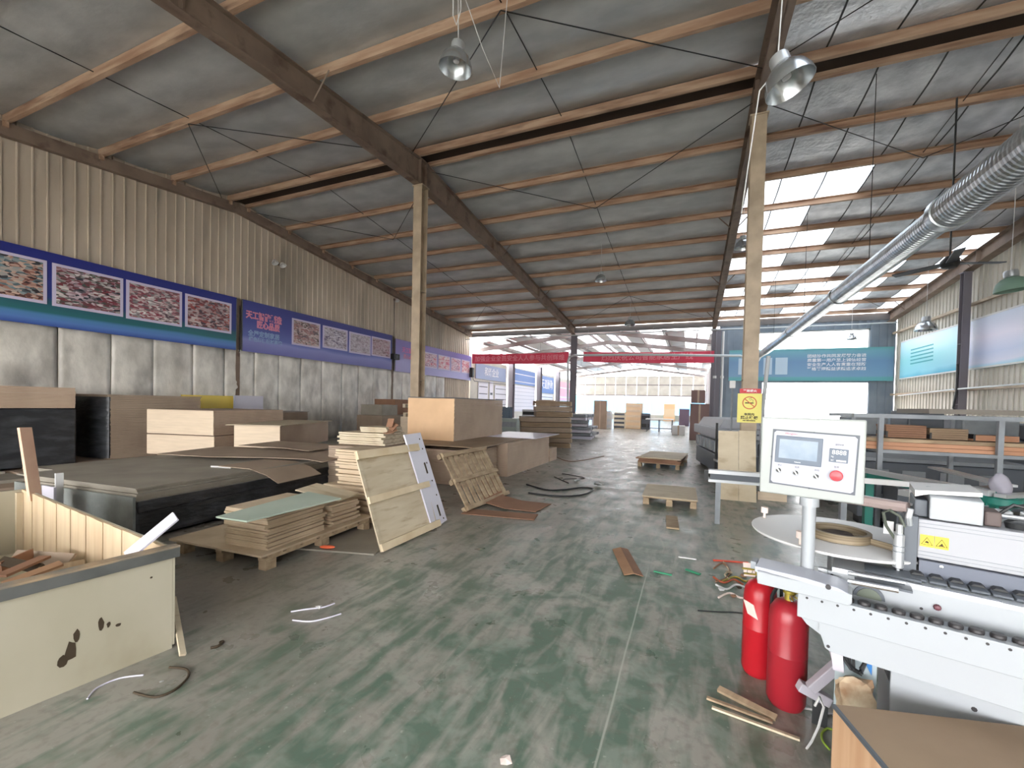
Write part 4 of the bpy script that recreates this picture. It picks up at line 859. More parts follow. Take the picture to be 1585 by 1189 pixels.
# rubbish heap behind cylinders: individual curls of edging tape
for k, (pts, m, lab) in enumerate((
    (((1105, 880), (1118, 872), (1130, 884), (1122, 896), (1108, 900)), m_brown, 'brown curl of edging tape in the rubbish heap'),
    (((1108, 905), (1125, 912), (1140, 905), (1160, 912)), m_white, 'white curl of edging tape in the rubbish heap'),
    (((1112, 925), (1130, 918), (1150, 926), (1170, 915), (1178, 910)), m_paper, 'pale pink ribbon of tape running to the brass valve'),
    (((1104, 893), (1120, 902), (1136, 897), (1150, 905)), mat('rust_tape', (170, 84, 56), rough=.6), 'rust coloured tape in the rubbish heap'),
    (((1118, 900), (1138, 893), (1155, 900), (1168, 893)), m_brass, 'mustard tape curl in the rubbish heap'),
    (((1120, 870), (1128, 882), (1122, 890), (1130, 898)), m_ply, 'pale tape curl at the top of the rubbish heap'))):
    floor_tube('edging_curl', lab, 'tape scrap', pts, .008, m)
for k, (x, y) in enumerate(((1115, 915), (1135, 925), (1150, 893), (1160, 925), (1128, 888), (1143, 912))):
    scrap(('white', 'dark brown', 'cardboard coloured', 'pale pink', 'wood coloured', 'blackish')[k]+' crumpled scrap in the heap beside the red cylinders', x, y, .035, (m_white, m_brown, m_cardboard, m_paper, m_pallet, m_knot)[k], 20+k)['group'] = 'rubbish heap scraps'

# ================================================================== edge banding machine
ax = Vector((.958, -.287)); vx = Vector((.287, .958)); MO = Vector((.407, 1.894)); MRZ = math.atan2(-.287, .958)
em = thing('edge_banding_machine', 'white edge banding machine with control box on post, right foreground', 'machine', (MO.x, MO.y, 0), MRZ)
U1 = 1.75
MB().box(0, U1, 0, .03, .70, .795).build('infeed_beam', m_mach, em, bev=.003)
MB().box(0, U1, .03, .085, .715, .79).build('beam_core', m_greym, em)
nr = 30
m_roll = mat('roller_black', (46, 44, 46), rough=.45)
for i in range(nr):
    u = .012+i*.047
    r = MB().lathe([(0, 0), (.017, 0), (.019, .004), (.019, .012), (.016, .016), (0, .016)], 10, c=(u, .04, .792)).build('roller', m_roll, em, smooth=True)
    if i < 20: MB().lathe([(0, .001), (.0045, .001), (.0045, -.003)], 8, M=Matrix.Translation((u+.018, -.001, .782)) @ Matrix.Rotation(PI/2, 4, 'X')).build('screw', m_roll, em)
MB().prism([(.0, .70), (.03, .665), (.075, .64), (.09, .595), (.11, .585), (U1, .575), (U1, .70)], 'y', .035, .06).build('lower_beam_cover', m_mach, em, bev=.002)
MB().box(.07, U1, .025, .034, .655, .70).build('beam_lip', m_mach, em)
MB().lathe([(0, .001), (.006, .001), (.006, -.004)], 8, M=Matrix.Translation((.1, .034, .605)) @ Matrix.Rotation(PI/2, 4, 'X')).build('screw', m_roll, em)
MB().prism([(.285, 0), (U1, 0), (U1, .578), (.285, .583)], 'y', .13, .85).build('cabinet', m_mach, em, bev=.004)
for u, z in ((.50, .50), (.7, .2), (1.2, .45)): MB().lathe([(0, .001), (.008, .001), (.008, -.006)], 8, M=Matrix.Translation((u, .129, z)) @ Matrix.Rotation(PI/2, 4, 'X')).build('bolt', m_roll, em)
MB().box(.62, .626, .124, .13, .05, .45).build('door_gap', m_greym, em)
MB().box(.62, 1.3, .122, .129, .03, .36).build('service_door', m_mach, em, bev=.002)
# upright face panel with half round opening
b = MB(); n = 14
pf = [(.085, .62), (.16, .79)]; arc = [(.215+.047*math.cos(PI-PI*k/n), .795+.047*math.sin(PI-PI*k/n)) for k in range(n+1)]
b.prism([(.085, .70), (.085, .865)]+[(U1, .865), (U1, .70)], 'y', .13, .145); b.build('face_panel', m_mach, em)
MB().prism(arc, 'y', .122, .131).build('wheel_opening', m_greymd, em)
MB().prism([(.215+(q[0]-.215)*.78, .795+(q[1]-.795)*.78) for q in arc], 'y', .118, .124).build('guide_wheel', mat('olive_grey', (96, 104, 92), rough=.5), em)
for u, z in ((.1, .85), (.36, .80)): MB().lathe([(0, .001), (.005, .001), (.005, -.003)], 8, M=Matrix.Translation((u, .13, z)) @ Matrix.Rotation(PI/2, 4, 'X')).build('screw', m_roll, em)
MB().lathe([(0, .012), (.008, .01), (.011, .002), (.011, -.002)], 10, M=Matrix.Translation((.40, .126, .818)) @ Matrix.Rotation(PI/2, 4, 'X')).build('red_brown_knob', mat('knob_maroon', (96, 50, 60), rough=.5), em)
MB().box(.055, .084, .12, .15, .70, .87).build('face_bracket', m_alu, em)
# table strip and chain track
MB().box(.10, U1, .125, .30, .866, .882).build('table_top', m_alu, em)
MB().box(.10, .55, .118, .13, .874, .886).build('table_edge_trim', m_steel, em)
MB().box(.2, .36, .15, .24, .883, .892).build('scuffed_plate', m_greymd, em)
for i in range(26):
    u = .33+i*.052
    if u < U1-.05: MB().box(u, u+.047, .17, .225, .884, .893).build('track_pad', m_greymd, em, bev=.003)
for i in range(26):
    u = .335+i*.052
    if u < U1-.05: MB().prism([(0, .0), (.038, 0), (.03, .008), (.008, .008)], 'y', .21, .245, Matrix.Translation((u, 0, .894))).build('chain_link', m_dark, em)
# pressure beam
pb = MB().box(.355, U1, .27, .50, .945, 1.095).build('pressure_beam', mat('beam_white', (158, 160, 166), rough=.4), em, bev=.004)
for z in (.958, .972, 1.066, 1.08): MB().box(.355, U1, .267, .2695, z, z+.002).build('groove', m_greym, pb)
MB().box(.36, U1, .245, .48, .872, .944).build('lower_guard', m_mach2, em)
MB().box(.365, U1, .262, .268, .925, .944).build('guard_rail', m_greymd, em)
MB().lathe([(0, .004), (.006, .003), (.007, 0)], 8, M=Matrix.Translation((.42, .244, .933)) @ Matrix.Rotation(PI/2, 4, 'X')).build('screw', m_steel, em)
MB().box(.315, .353, .25, .50, .885, 1.105).build('end_plate', m_greymd, em)
MB().prism([(.27, 0), (.50, 0), (.50, .09), (.42, .105), (.27, .085)], 'x', .385, .525, Matrix.Translation((0, .0, 1.1))).build('motor_cover', m_mach, em, bev=.004)
MB().box(.345, .383, .30, .48, 1.1, 1.165).build('motor_block', m_greymd, em, bev=.004)
MB().prism([(.345, 1.175), (.385, 1.19), (.525, 1.2), (.525, 1.215), (.345, 1.2)], 'y', .3, .52).build('motor_cover_lid', m_white, em)
MB().box(.345, .40, .5, .52, 1.1, 1.2).build('cover_back', m_white, em)
MB().tube([(.535, .33, 1.135), (U1, .36, 1.135)], .009, 8).build('guide_rod', m_steel, em, smooth=True)
MB().box(.532, .575, .30, .40, 1.098, 1.15).build('rod_clamp', mat('dirty_brown_metal', (86, 74, 72), rough=.6), em, bev=.006)
MB().lathe([(.03, 0), (.034, .02), (.02, .03), (0, .03)], 14, c=(.62, .34, 1.096)).build('air_valve', m_dark, em, smooth=True)
MB().tube([(.575, .37, 1.13), (.62, .40, 1.17), (.68, .38, 1.16), (.73, .36, 1.12)], .006, 6).build('air_hose', m_dark, em, smooth=True)
MB().tube([(.59, .42, 1.15), (.66, .44, 1.17), (.74, .42, 1.14)], .005, 6).build('air_hose', m_dark, em, smooth=True)
for u in (.585, .65): MB().box(u, u+.04, .42, .47, 1.098, 1.14).build('valve_block', m_alu, em, bev=.004)
# pneumatic cylinder with hoses
MB().tube([(.3, .23, .885), (.3, .23, .90), (.3, .23, .905), (.3, .23, 1.03), (.3, .23, 1.035), (.3, .23, 1.07)], [.006, .006, .017, .017, .011, .011], 12).build('air_cylinder', m_alu, em, smooth=True)
for z in (.965, .985): MB().lathe([(.018, 0), (.0195, 0), (.0195, .004), (.018, .004)], 12, c=(.3, .23, z)).build('cylinder_band', m_greym, em)
MB().tube([(.295, .23, 1.0), (.26, .22, 1.06), (.25, .22, 1.11), (.27, .23, 1.12), (.30, .24, 1.10), (.315, .24, 1.06)], .0055, 6).build('air_hose', mat('hose_olive', (70, 76, 66), rough=.5), em, smooth=True)
MB().tube([(.33, .25, 1.07), (.325, .24, 1.10), (.33, .24, 1.135)], .01, 8).build('nozzle', m_alu, em)
MB().box(.255, .285, .26, .27, 1.02, 1.07).build('white_tab', m_white, em)
MB().tube([(.05, .46, 1.11), (.33, .34, 1.12)], .022, 8).build('brown_roll', mat('greyish_brown_roll', (166, 150, 146), rough=.5), em, smooth=True)
MB().box(.04, .33, .45, .47, 1.125, 1.133, Rz(-.38) @ Matrix.Translation((-.1, .02, 0))).build('thin_rail', m_alu, em)
# infeed fence
MB().prism([(-.135, .80), (.155, .80), (.165, .812), (.165, .845), (-.14, .862)], 'y', -.03, .06).build('infeed_fence', m_mach, em, bev=.004)
fe = MB().prism([(-.145, .868), (.02, .866), (.12, .858), (.155, .845), (-.145, .845)], 'y', -.03, .10); fe.build('fence_cap', mat('fence_lilac_white', (176, 180, 192), rough=.3), em, bev=.003)
MB().lathe([(0, .002), (.009, .002), (.009, -.004)], 10, M=Matrix.Translation((.095, -.032, .853)) @ Matrix.Rotation(PI/2, 4, 'X')).build('screw', m_roll, em)
MB().box(-.165, -.146, -.0, .06, .845, .875).build('fence_end', m_greym, em)
MB().tube([(.15, .02, .875), (.29, .03, .878)], .01, 8).build('steel_rod', m_steel, em, smooth=True)
MB().tube([(.15, .06, .892), (.31, .09, .89)], .008, 8).build('steel_rod', m_steel, em, smooth=True)
MB().box(.17, .33, .06, .118, .868, .876).build('infeed_plate', m_greymd, em)
# tape tray
tray = Matrix.Translation((.10, .50, .915)) @ Matrix.Rotation(-.0, 4, 'X')
MB().lathe([(0, 0), (.34, 0), (.345, .006), (.345, .012), (.335, .014), (0, .012)], 48, M=tray).build('tape_tray', m_white, em, smooth=True)
for a in (2.85, 4.35, .6): MB().tube([(.10+.32*math.cos(a), .50+.32*math.sin(a), .928), (.10+.32*math.cos(a), .50+.32*math.sin(a), .955), (.10+.32*math.cos(a), .50+.32*math.sin(a), .956), (.10+.32*math.cos(a), .50+.32*math.sin(a), .985)], [.006, .006, .017, .017], 12).build('tray_knob', m_paper, em, smooth=True)
MB().tube([(.10, .5, .91), (.10, .5, .6)], .03, 10).build('tray_stem', m_greym, em)
# control post and box
MB().tube([(.02, .12, .70), (.018, .12, 1.125)], .0235, 20).build('control_post', m_mach, em, smooth=True)
MB().tube([(.018, .12, 1.115), (.018, .12, 1.15)], .034, 20).build('post_collar', m_mach, em, smooth=True)
CBM = Matrix.Translation((.0, .05, 0))
cb = MB().box(-.155, .185, .1, .24, 1.155, 1.465).build('control_box', mat('control_box_white', (156, 161, 159), rough=.35), em, bev=.008)
MB().box(-.158, .188, .09, .105, 1.150, 1.47).build('box_rim', MATS['control_box_white'], cb, bev=.006)
fy = .088
SK = Matrix.Rotation(math.radians(2.0), 4, 'Y'); SC0 = Matrix.Translation((.024, 0, 1.302)) @ SK @ Matrix.Translation((-.024, 0, -1.302))
def cbx(name, u0_, u1_, z0, z1, y0, y1, m, bev=0): return MB().box(u0_, u1_, y0, y1, z0, z1, SC0).build(name, m, cb, bev=bev)
cbx('gasket', -.118, .166, 1.188, 1.416, fy-.002, .0895, m_greymd)
b = MB(); b.prism([(-.104, 1.194), (.152, 1.194), (.160, 1.202), (.160, 1.402), (.152, 1.410), (-.104, 1.410), (-.112, 1.402), (-.112, 1.202)], 'y', fy-.004, fy-.0021, SC0); b.build('panel_plate', mat('panel_face', (166, 169, 180), rough=.4), cb)
cbx('screen_bezel', -.103, .055, 1.280, 1.392, fy-.009, fy-.0041, mat('bezel_slate', (84, 96, 112), rough=.4), .002)
cbx('touch_screen', -.090, .040, 1.300, 1.378, fy-.0105, fy-.0095, mat('screen_blue_grey', (128, 144, 160), (112, 130, 150), rough=.15, scale=12))
cbx('readout', .078, .136, 1.306, 1.358, fy-.009, fy-.0041, mat('bezel_slate', (0, 0, 0)), .001)
cbx('readout_label', .101, .131, 1.3095, 1.316, fy-.0095, fy-.0091, m_white)
def cbt(s_, size, u, z, m, sx=1, y=fy-.0048): text('lettering', s_, size, m, cb, SC0 @ facing((u, y, z), (0, -1, 0), (1, 0, 0)) @ Matrix.Diagonal((1, 1, .2, 1)), sx)
cbt('8888', .024, .108, 1.344, mat('digit_white', (226, 230, 230), rough=.5), .95, fy-.0098)
cbt('℃', .008, .088, 1.326, MATS['digit_white'], 1, fy-.0098); cbt('SET', .006, .088, 1.313, MATS['digit_white'], 1, fy-.0098)
m_lab = mat('panel_lettering', (60, 54, 66), rough=.5)
cbt('停止', .008, -.084, 1.269, m_lab); cbt('电源', .008, -.024, 1.268, m_lab); cbt('启动', .008, .042, 1.266, m_lab); cbt('急停', .008, .103, 1.287, m_lab); cbt('温控仪表', .007, .107, 1.374, m_lab)
cbt('Mingxin', .0105, -.052, 1.402, mat('script_red', (190, 24, 44), rough=.5), 1.25); cbt('TOUCH', .006, -.024, 1.2885, MATS['digit_white'], 1, fy-.0098)
def knob(u, z, r, m, depth=.018, name='selector_knob'):
    M = SC0 @ Matrix.Translation((u, fy-.004, z)) @ Matrix.Rotation(PI/2, 4, 'X')
    MB().lathe([(r*1.35, 0), (r*1.35, .003), (r*1.05, .004), (r*1.0, depth), (r*.8, depth+.002), (0, depth+.002)], 20, M=M).build(name, m, cb, smooth=True)
    return M
for u, z in ((-.085, 1.249), (-.026, 1.247), (.042, 1.243)):
    M = knob(u, z, .0095, m_alu, .010, 'knob_ring'); MB().lathe([(.0085, .010), (.0085, .013), (0, .013)], 16, M=M).build('knob_face', m_black, cb); MB().box(-.0022, .0022, -.009, .009, .013, .020, M @ Rz(.6)).build('knob_grip', m_white, cb)
knob(.105, 1.256, .012, mat('button_collar', (210, 120, 126), rough=.5), .008, 'button_collar')
M = SC0 @ Matrix.Translation((.105, fy-.012, 1.256)) @ Matrix.Rotation(PI/2, 4, 'X')
MB().lathe([(.012, 0), (.019, .006), (.021, .012), (.018, .02), (.008, .023), (0, .0235)], 24, M=M).build('stop_button', mat('stop_red', (226, 70, 78), rough=.35), cb, smooth=True)
for u, z in ((.024, 1.4135), (.022, 1.191), (-.1155, 1.30), (.163, 1.29)): MB().lathe([(0, .004), (.0035, .003), (.0035, 0)], 8, M=SC0 @ Matrix.Translation((u, fy-.003, z)) @ Matrix.Rotation(PI/2, 4, 'X')).build('panel_screw', m_greymd, cb)
# warning stickers
for k, u in enumerate((.362, .402)):
    st = MB().box(u, u+.038, .2655, .2668, .993, 1.038).build('warning_sticker', m_yel, em)
    w_ = .015; cx_, cz_ = u+.019, 1.012
    tri = [(cx_-w_, cz_-.010), (cx_+w_, cz_-.010), (cx_, cz_+.017)]
    b = MB()
    for (a, c) in zip(tri, tri[1:]+tri[:1]):
        d = Vector((c[0]-a[0], c[1]-a[1])).normalized()*.0009; nn = Vector((-d.y, d.x)); b.prism([(a[0]-nn.x-d.x, a[1]-nn.y-d.y), (c[0]-nn.x+d.x, c[1]-nn.y+d.y), (c[0]+nn.x+d.x, c[1]+nn.y+d.y), (a[0]+nn.x-d.x, a[1]+nn.y-d.y)], 'y', .2648, .2654)
    if k == 0: b.prism([(cx_-.006, cz_-.003), (cx_+.006, cz_-.005), (cx_+.004, cz_+.002), (cx_-.002, cz_+.004)], 'y', .2648, .2654)
    else: b.prism([(cx_-.009, cz_-.008), (cx_+.009, cz_-.008), (cx_+.004, cz_-.004), (cx_+.001, cz_+.004), (cx_-.003, cz_-.002)], 'y', .2648, .2654)
    b.build('warning_mark', m_knot, st)
# under-frame
MB().prism([(.10, .585), (.14, .585), (.15, .47), (.115, .47)], 'y', .14, .2).build('hanger_leg', mat('leg_greyish_lilac', (186, 182, 192), rough=.5), em)
inv = em.matrix_basis.inverted() if False else (Matrix.Translation((MO.x, MO.y, 0)) @ Rz(MRZ)).inverted()
def mbar(name, p, q, w, m):
    a, b_ = inv @ p, inv @ q; d = b_-a; M_ = d.to_track_quat('Y', 'Z').to_matrix().to_4x4(); M_.translation = a
    return MB().box(-w/2, w/2, 0, d.length, -w/2, w/2, M_).build(name, m, em, bev=.004)
mbar('hanger_bar', hit_depth(1291, 1000, 1.93), hit_depth(1298, 1024, 1.93), .04, MATS['leg_greyish_lilac'])
mbar('angled_foot_bar', hit_depth(1300, 1026, 1.93), hit_depth(1254, 1066, 1.97), .042, MATS['leg_greyish_lilac'])
mbar('base_channel', hit_depth(1236, 1060, 2.0), hit_depth(1284, 1086, 1.97), .045, MATS['leg_greyish_lilac'])
q_ = inv @ hit_depth(1270, 1080, 2.0); MB().box(q_.x-.03, q_.x+.03, q_.y-.02, q_.y+.02, 0, q_.z-.01).build('foot', m_dark, em)
MB().box(.12, .25, .2, .26, .0, .58).build('blue_grey_side_panel', mat('pale_blue_panel', (176, 190, 196), rough=.5), em)
MB().prism([(.19, .56), (.235, .56), (.235, .47)], 'y', .192, .199).build('blue_triangle', mat('decal_blue', (54, 122, 190), rough=.5), em)
MB().prism([(.255, .56), (.284, .56), (.284, .49)], 'y', .15, .16).build('dark_corner_gap', m_black, em)
for k in range(4): MB().tube([(.13+k*.015, .17, .56), (.15+k*.01, .15, .52-k*.01), (.17+k*.012, .13, .50), (.20, .15, .48+k*.008), (.22, .18, .54)], .006, 6).build('cable', m_dark, em, smooth=True)
MB().tube([(.03, .3, .0), (.05, .24, .08), (.075, .17, .2), (.09, .15, .3), (.075, .16, .33), (.06, .17, .28)], .005, 6).build('white_cable', m_white, em, smooth=True)

# things on and around the machine
def mpt(u, v, z): p = MO+ax*u+vx*v; return Vector((p.x, p.y, z))
t = thing('tape_roll', 'roll of brown edging tape lying on white round tray', 'tape roll', mpt(.11, .44, .930), MRZ)
MB().lathe([(.10, 0), (.118, 0), (.118, .036), (.10, .036), (.10, 0)], 40).build('wound_tape', mat('tape_brown', (150, 136, 112), (100, 86, 66), rough=.6, scale=2, stretch=(1, 1, 60)), t, smooth=True)
MB().lathe([(.0, .001), (.085, .001), (.08, .008), (.05, .022), (0, .018)], 24).build('loose_core', mat('core_dark_brown', (84, 70, 62), (50, 42, 40), rough=.8, scale=30), t, smooth=True)  # dark mottled filling inside the hollow of the coil
b = MB(); pts = [(.19, .42, .94), (.27, .37, .932), (.33, .32, .925)]
b.prism([(.16, .44), (.34, .33), (.345, .336), (.165, .447)], 'z', 0, .026); o = b.build('edging_band', mat('tape_brown', (0, 0, 0)), label='straight run of brown edging tape feeding off the round tray', cat='tape'); o.location = (MO.x, MO.y, .930); o.rotation_euler = (0, 0, MRZ)
# foam-stained block
b = MB(); bmesh.ops.create_icosphere(b.bm, subdivisions=3, radius=.1)
for v in b.bm.verts: v.co = Vector((max(-.055, min(.055, v.co.x*.8)), v.co.y*.5, max(-.085, min(.085, v.co.z)))) * (1+.25*noise.noise(v.co*14)) + .012*noise.noise_vector(v.co*30) + Vector((0, 0, .09))
o = b.build('foam_lump', mat('stained_foam', (206, 192, 166), (160, 128, 100), rough=.95, scale=14, bump=.5, c3=(110, 104, 90), scale3=8), smooth=True, label='lumpy stained beige foam lump hanging under the white machine', cat='foam')
q = mpt(.19, .12, .30); o.location = q
s_ = MB().tube([(0, 0, 0), (0, 0, -.3)], .03, 6)
s_.bm.free()
t = thing('foam_stand', 'small dark box below the foam lump under the machine', 'box', mpt(.19, .13, 0), MRZ); MB().box(-.06, .06, -.05, .04, 0, .3).build('box_body', m_dark, t); MB().box(-.064, .064, -.054, .044, .28, .299).build('box_lid', m_greymd, t)
def cylinder(label, x, y, h, r, m=m_red):
    t = thing('fire_extinguisher', label, 'fire extinguisher', (x, y, 0), random.uniform(0, 6))
    MB().lathe([(0, 0), (r*.85, 0), (r, .03), (r, h*.5), (r*1.012, h*.505), (r, h*.51), (r, h-.1), (r*.93, h-.05), (r*.7, h-.015), (r*.4, h), (0, h)], 28).build('tank', m, t, smooth=True)
    MB().lathe([(0, h), (.022, h), (.022, h+.03), (.03, h+.035), (.03, h+.05), (0, h+.05)], 12).build('valve', m_brass, t, smooth=True)
    MB().box(-.015, .10, -.01, .01, h+.052, h+.06, Matrix.Rotation(0, 4, 'Y')).build('lever', m_brass, t, bev=.003)
    MB().box(-.01, .09, -.008, .008, h+.025, h+.032).build('carry_handle', m_brass, t, bev=.002)
    MB().tube([(-.02, 0, h+.04), (-.07, 0, h+.05), (-r-.02, 0, h-.03), (-r-.025, 0, h-.2)], .009, 8).build('hose', m_dark, t, smooth=True)
    MB().box(-.03, .035, -.045, -.042, h-.02, h+.06, Matrix.Rotation(.35, 4, 'X')).build('paper_tag', m_paper, t)
    MB().lathe([(.014, 0), (.016, .004), (.014, .008)], 12, M=Matrix.Translation((.05, -.03, h+.03)) @ Matrix.Rotation(PI/2, 4, 'X')).build('pull_ring', m_steel, t)
    return t
e1 = cylinder('front red extinguisher with brass valve, nearest the white machine', .495, 2.47, .535, .088)
e2 = cylinder('rear brighter red extinguisher partly hidden behind the front one', .40, 2.70, .53, .085, mat('brighter_red', (176, 26, 38), rough=.35))
# cabinet / carton at the bottom right
A = atz(1290, 1090, .5); Bp = atz(1522, 1117, .5); Cc = atz(1385, 1189, .5)
xd = (Bp-A); wl_ = xd.length; ang = math.atan2(xd.y, xd.x)
t = thing('low_cabinet', 'low box with brown hardboard top and oak end, bottom right corner', 'cabinet', (A.x, A.y, 0), ang)
dl = .75
MB().box(.012, wl_+.1, -dl, -.004, .0, .487).build('body', m_cardboard2, t)
MB().box(0, .011, -dl, 0, 0, .487).build('end_panel', m_endgrain, t)
MB().box(.0, wl_+.12, -dl-.01, 0, .49, .5).build('top_board', m_cardboard2, t)
MB().box(-.004, .006, -dl, 0, .4885, .5005).build('edge_strip', m_greymd, t)
floor_tube('green_cable', 'yellow-green cable loop on the floor beside the low cabinet', 'cable', ((1284, 1160), (1274, 1148), (1272, 1136), (1280, 1128), (1290, 1130)), .005, mat('yellow_green_cable', (150, 180, 70), rough=.5))
floor_tube('floor_cable', 'pale wire on the floor between the extinguisher and low cabinet', 'cable', ((1240, 1096), (1255, 1098), (1275, 1104), (1290, 1106)), .005, m_white)

# ================================================================== right-hand machinery behind
# storage rack with long boards
RY = 6.75
def ry(x, y, Y=RY): return yp(x, y, Y)
t = thing('board_rack', 'grey steel rack carrying long orange-brown boards behind the control box', 'rack', (0, RY, 0))
rx = [ry(1362, 690).x, ry(1547, 700).x, ry(1547, 700).x+1.9]
for x in rx:
    for dy in (0, 1.0): MB().box(x-.026, x+.026, dy-.025, dy+.025, 0, 1.43).build('rack_post', m_greym, t)
for dy in (0, 1.0):
    MB().box(rx[0]-.3, rx[2]+.05, dy-.03, dy+.03, 1.43, 1.48).build('top_rail', m_greym, t)
    MB().box(rx[0], rx[2], dy-.02, dy+.02, .98, 1.02).build('shelf_rail', m_greym, t)
    MB().box(rx[0], rx[2], dy-.02, dy+.02, .40, .44).build('lower_rail', m_greym, t)
for x in rx: MB().box(x-.02, x+.02, .03, .97, .98, 1.02).build('cross_rail', m_greym, t)
MB().box(rx[0]+.5, rx[2], .05, .95, 1.50, 1.56).build('top_tray', mat('brown_grey_tray', (126, 120, 112), rough=.6), t)
lb = ('long orange-brown board lowest on the rack, nearest edge', 'long orange-brown board on the rack above the lowest one', 'long pale board at the top of the rack pile')
for k in range(3):
    o = MB().box(rx[0]-.45, rx[2]-.1, 0, .55, 0, .045).build('long_board', (m_orange, m_orange, m_pallet)[k], label=lb[k], cat='board', group='long boards on the rack'); o.location = (.03*k, RY+.06+.04*k, 1.021+k*.048)
for k, (x0, x1, m, nm) in enumerate(((1372, 1435, m_brown, 'pinkish brown'), (1440, 1500, m_cardboard2, 'grey-brown'), (1508, 1580, m_orange, 'bright orange'))):
    a = ry(x0, 680, RY+.3); b_ = ry(x1, 680, RY+.3); tt = thing('board_box', nm+' block of short boards standing on the long rack boards', 'boards', ((a.x+b_.x)/2, RY+.42, 1.17)); w_ = b_.x-a.x
    boards(MB(), -w_/2, w_/2, -.1, .22, 0, (.17, .14, .07)[k], (6, 5, 3)[k], .004).build('boards', m, tt, kind='stuff')
    MB().box(-w_/2, -w_/2+.02, -.105, .225, 0, .08).build('end_strap', m_dark, tt)
# machinery under and behind the rack
t = thing('grey_machine', 'low dark grey machine body standing under the board rack', 'machine', (rx[0]+.6, RY+1.9, 0))
MB().box(-.9, 1.6, -.4, .5, .1, .72).build('body', m_greymd, t, bev=.02); MB().box(-.95, 1.65, -.45, .55, .73, .79).build('table', m_greym, t, bev=.005)
for k in range(5): MB().box(-.7+k*.45, -.42+k*.45, -.42, -.401, .3, .6).build('door', m_greym, t)
for x in (-.7, 1.4): MB().box(x-.06, x+.06, -.3, .4, 0, .1).build('foot', m_dark, t)
t = thing('grey_machine', 'second grey machine with dark hoods standing beyond the rack top', 'machine', (rx[1]+.7, RY+4.0, 0))
MB().box(-1.2, 2.2, -.5, .6, .1, 1.05).build('body', m_greymd, t, bev=.02)
for k, (x0, x1, h) in enumerate(((-1.1, -.5, .35), (-.2, .35, .5), (.6, 1.4, .42), (1.5, 2.1, .3))): MB().box(x0, x1, -.4, .4, 1.05, 1.05+h).build('hood', (m_greym, m_greymd)[k % 2], t, bev=.03)
for x in (-1, 2): MB().box(x-.06, x+.06, -.4, .5, 0, .1).build('foot', m_dark, t)
# sliding panel saw, green base and aluminium bars
S0 = atz(1548, 772, .78)
t = thing('panel_saw', 'sliding panel saw with green frame and long white aluminium bars', 'machine', (S0.x, S0.y, 0))
def sp(x, y, z): q = atz(x, y, z); return (q.x-S0.x, q.y-S0.y, z)
def bar(name, a, b_, w, h, m):
    a, b_ = Vector(a), Vector(b_); d = b_-a; q = d.to_track_quat('Y', 'Z').to_matrix().to_4x4(); q.translation = a
    return MB().box(-w/2, w/2, 0, d.length, -h/2, h/2, q).build(name, m, t)
bar('sliding_bar', sp(1300, 721, .83), sp(1535, 764, .83), .07, .05, m_alu)
bar('fence_bar', sp(1300, 741, .82), sp(1500, 757, .82), .06, .05, m_white)
bar('cross_bar', sp(1400, 764, .80), sp(1540, 757, .80), .10, .05, m_alu)
bar('pale_board', sp(1447, 724, .88), sp(1560, 752, .88), .13, .02, m_alu)
bar('green_beam', sp(1350, 735, .78), sp(1535, 772, .78), .10, .12, m_green)
bar('green_beam', sp(1545, 776, .76), sp(1700, 770, .76), .10, .11, m_green)
bar('end_rail', sp(1548, 768, .82), sp(1700, 762, .82), .08, .03, m_alu)
MB().lathe([(0, -.02), (.11, -.02), (.13, .0), (.13, .05), (.1, .07), (0, .07)], 20, c=(0, 0, .74)).build('pivot_hub', m_green, t, smooth=True)
MB().box(-.05, .05, -.05, .05, 0, .74).build('green_pedestal', m_green, t, bev=.01)
c1 = sp(1345, 740, .7)
MB().box(c1[0]-.04, c1[0]+.04, c1[1]-.04, c1[1]+.04, 0, .76).build('leg', m_green, t)
for x_, y_ in ((1372, 752), (1440, 768)):
    q = sp(x_, y_, .55); MB().box(q[0]-.3, q[0]+.3, q[1], q[1]+.4, .12, .62).build('lower_case', m_greymd, t, bev=.01)
for x_, y_ in ((1372, 752), (1440, 768)):
    q = sp(x_, y_, .55); MB().box(q[0]-.25, q[0]+.25, q[1]+.1, q[1]+.3, 0, .12).build('foot', m_dark, t)
# white sack on saw corner
b = MB(); bmesh.ops.create_icosphere(b.bm, subdivisions=3, radius=.09)
for v in b.bm.verts: v.co = Vector((v.co.x*.8, v.co.y*.6, v.co.z*1.1))*(1+.3*noise.noise(v.co*12))
o = b.build('cloth_bundle', mat('lilac_grey_cloth', (160, 158, 170), rough=.9), smooth=True, label='greyish lilac cloth bundle hung at the panel saw corner', cat='cloth'); q = atz(1540, 757, .92); o.location = (S0.x, S0.y, .90)
# steel rail in front of the planks
t = thing('outfeed_rail', 'low silver rail with dark slot in front of upright plywood', 'rail', (0, 6.0, 0))
a = ry(1093, 738); b_ = ry(1290, 745)
MB().box(a.x, b_.x, -.06, .06, .655, .70).box(a.x, b_.x, -.06, .06, .545, .58).build('rail_face', m_alu, t)
MB().box(a.x+.02, b_.x, -.04, .05, .581, .654).build('dark_slot', m_greymd, t)
for x in (a.x+.12, b_.x-.1): MB().box(x-.03, x+.03, -.04, .04, 0, .544).build('leg', m_greym, t)
MB().box(a.x-.05, a.x-.001, -.05, .05, .56, .69).build('end_cap', m_dark, t)
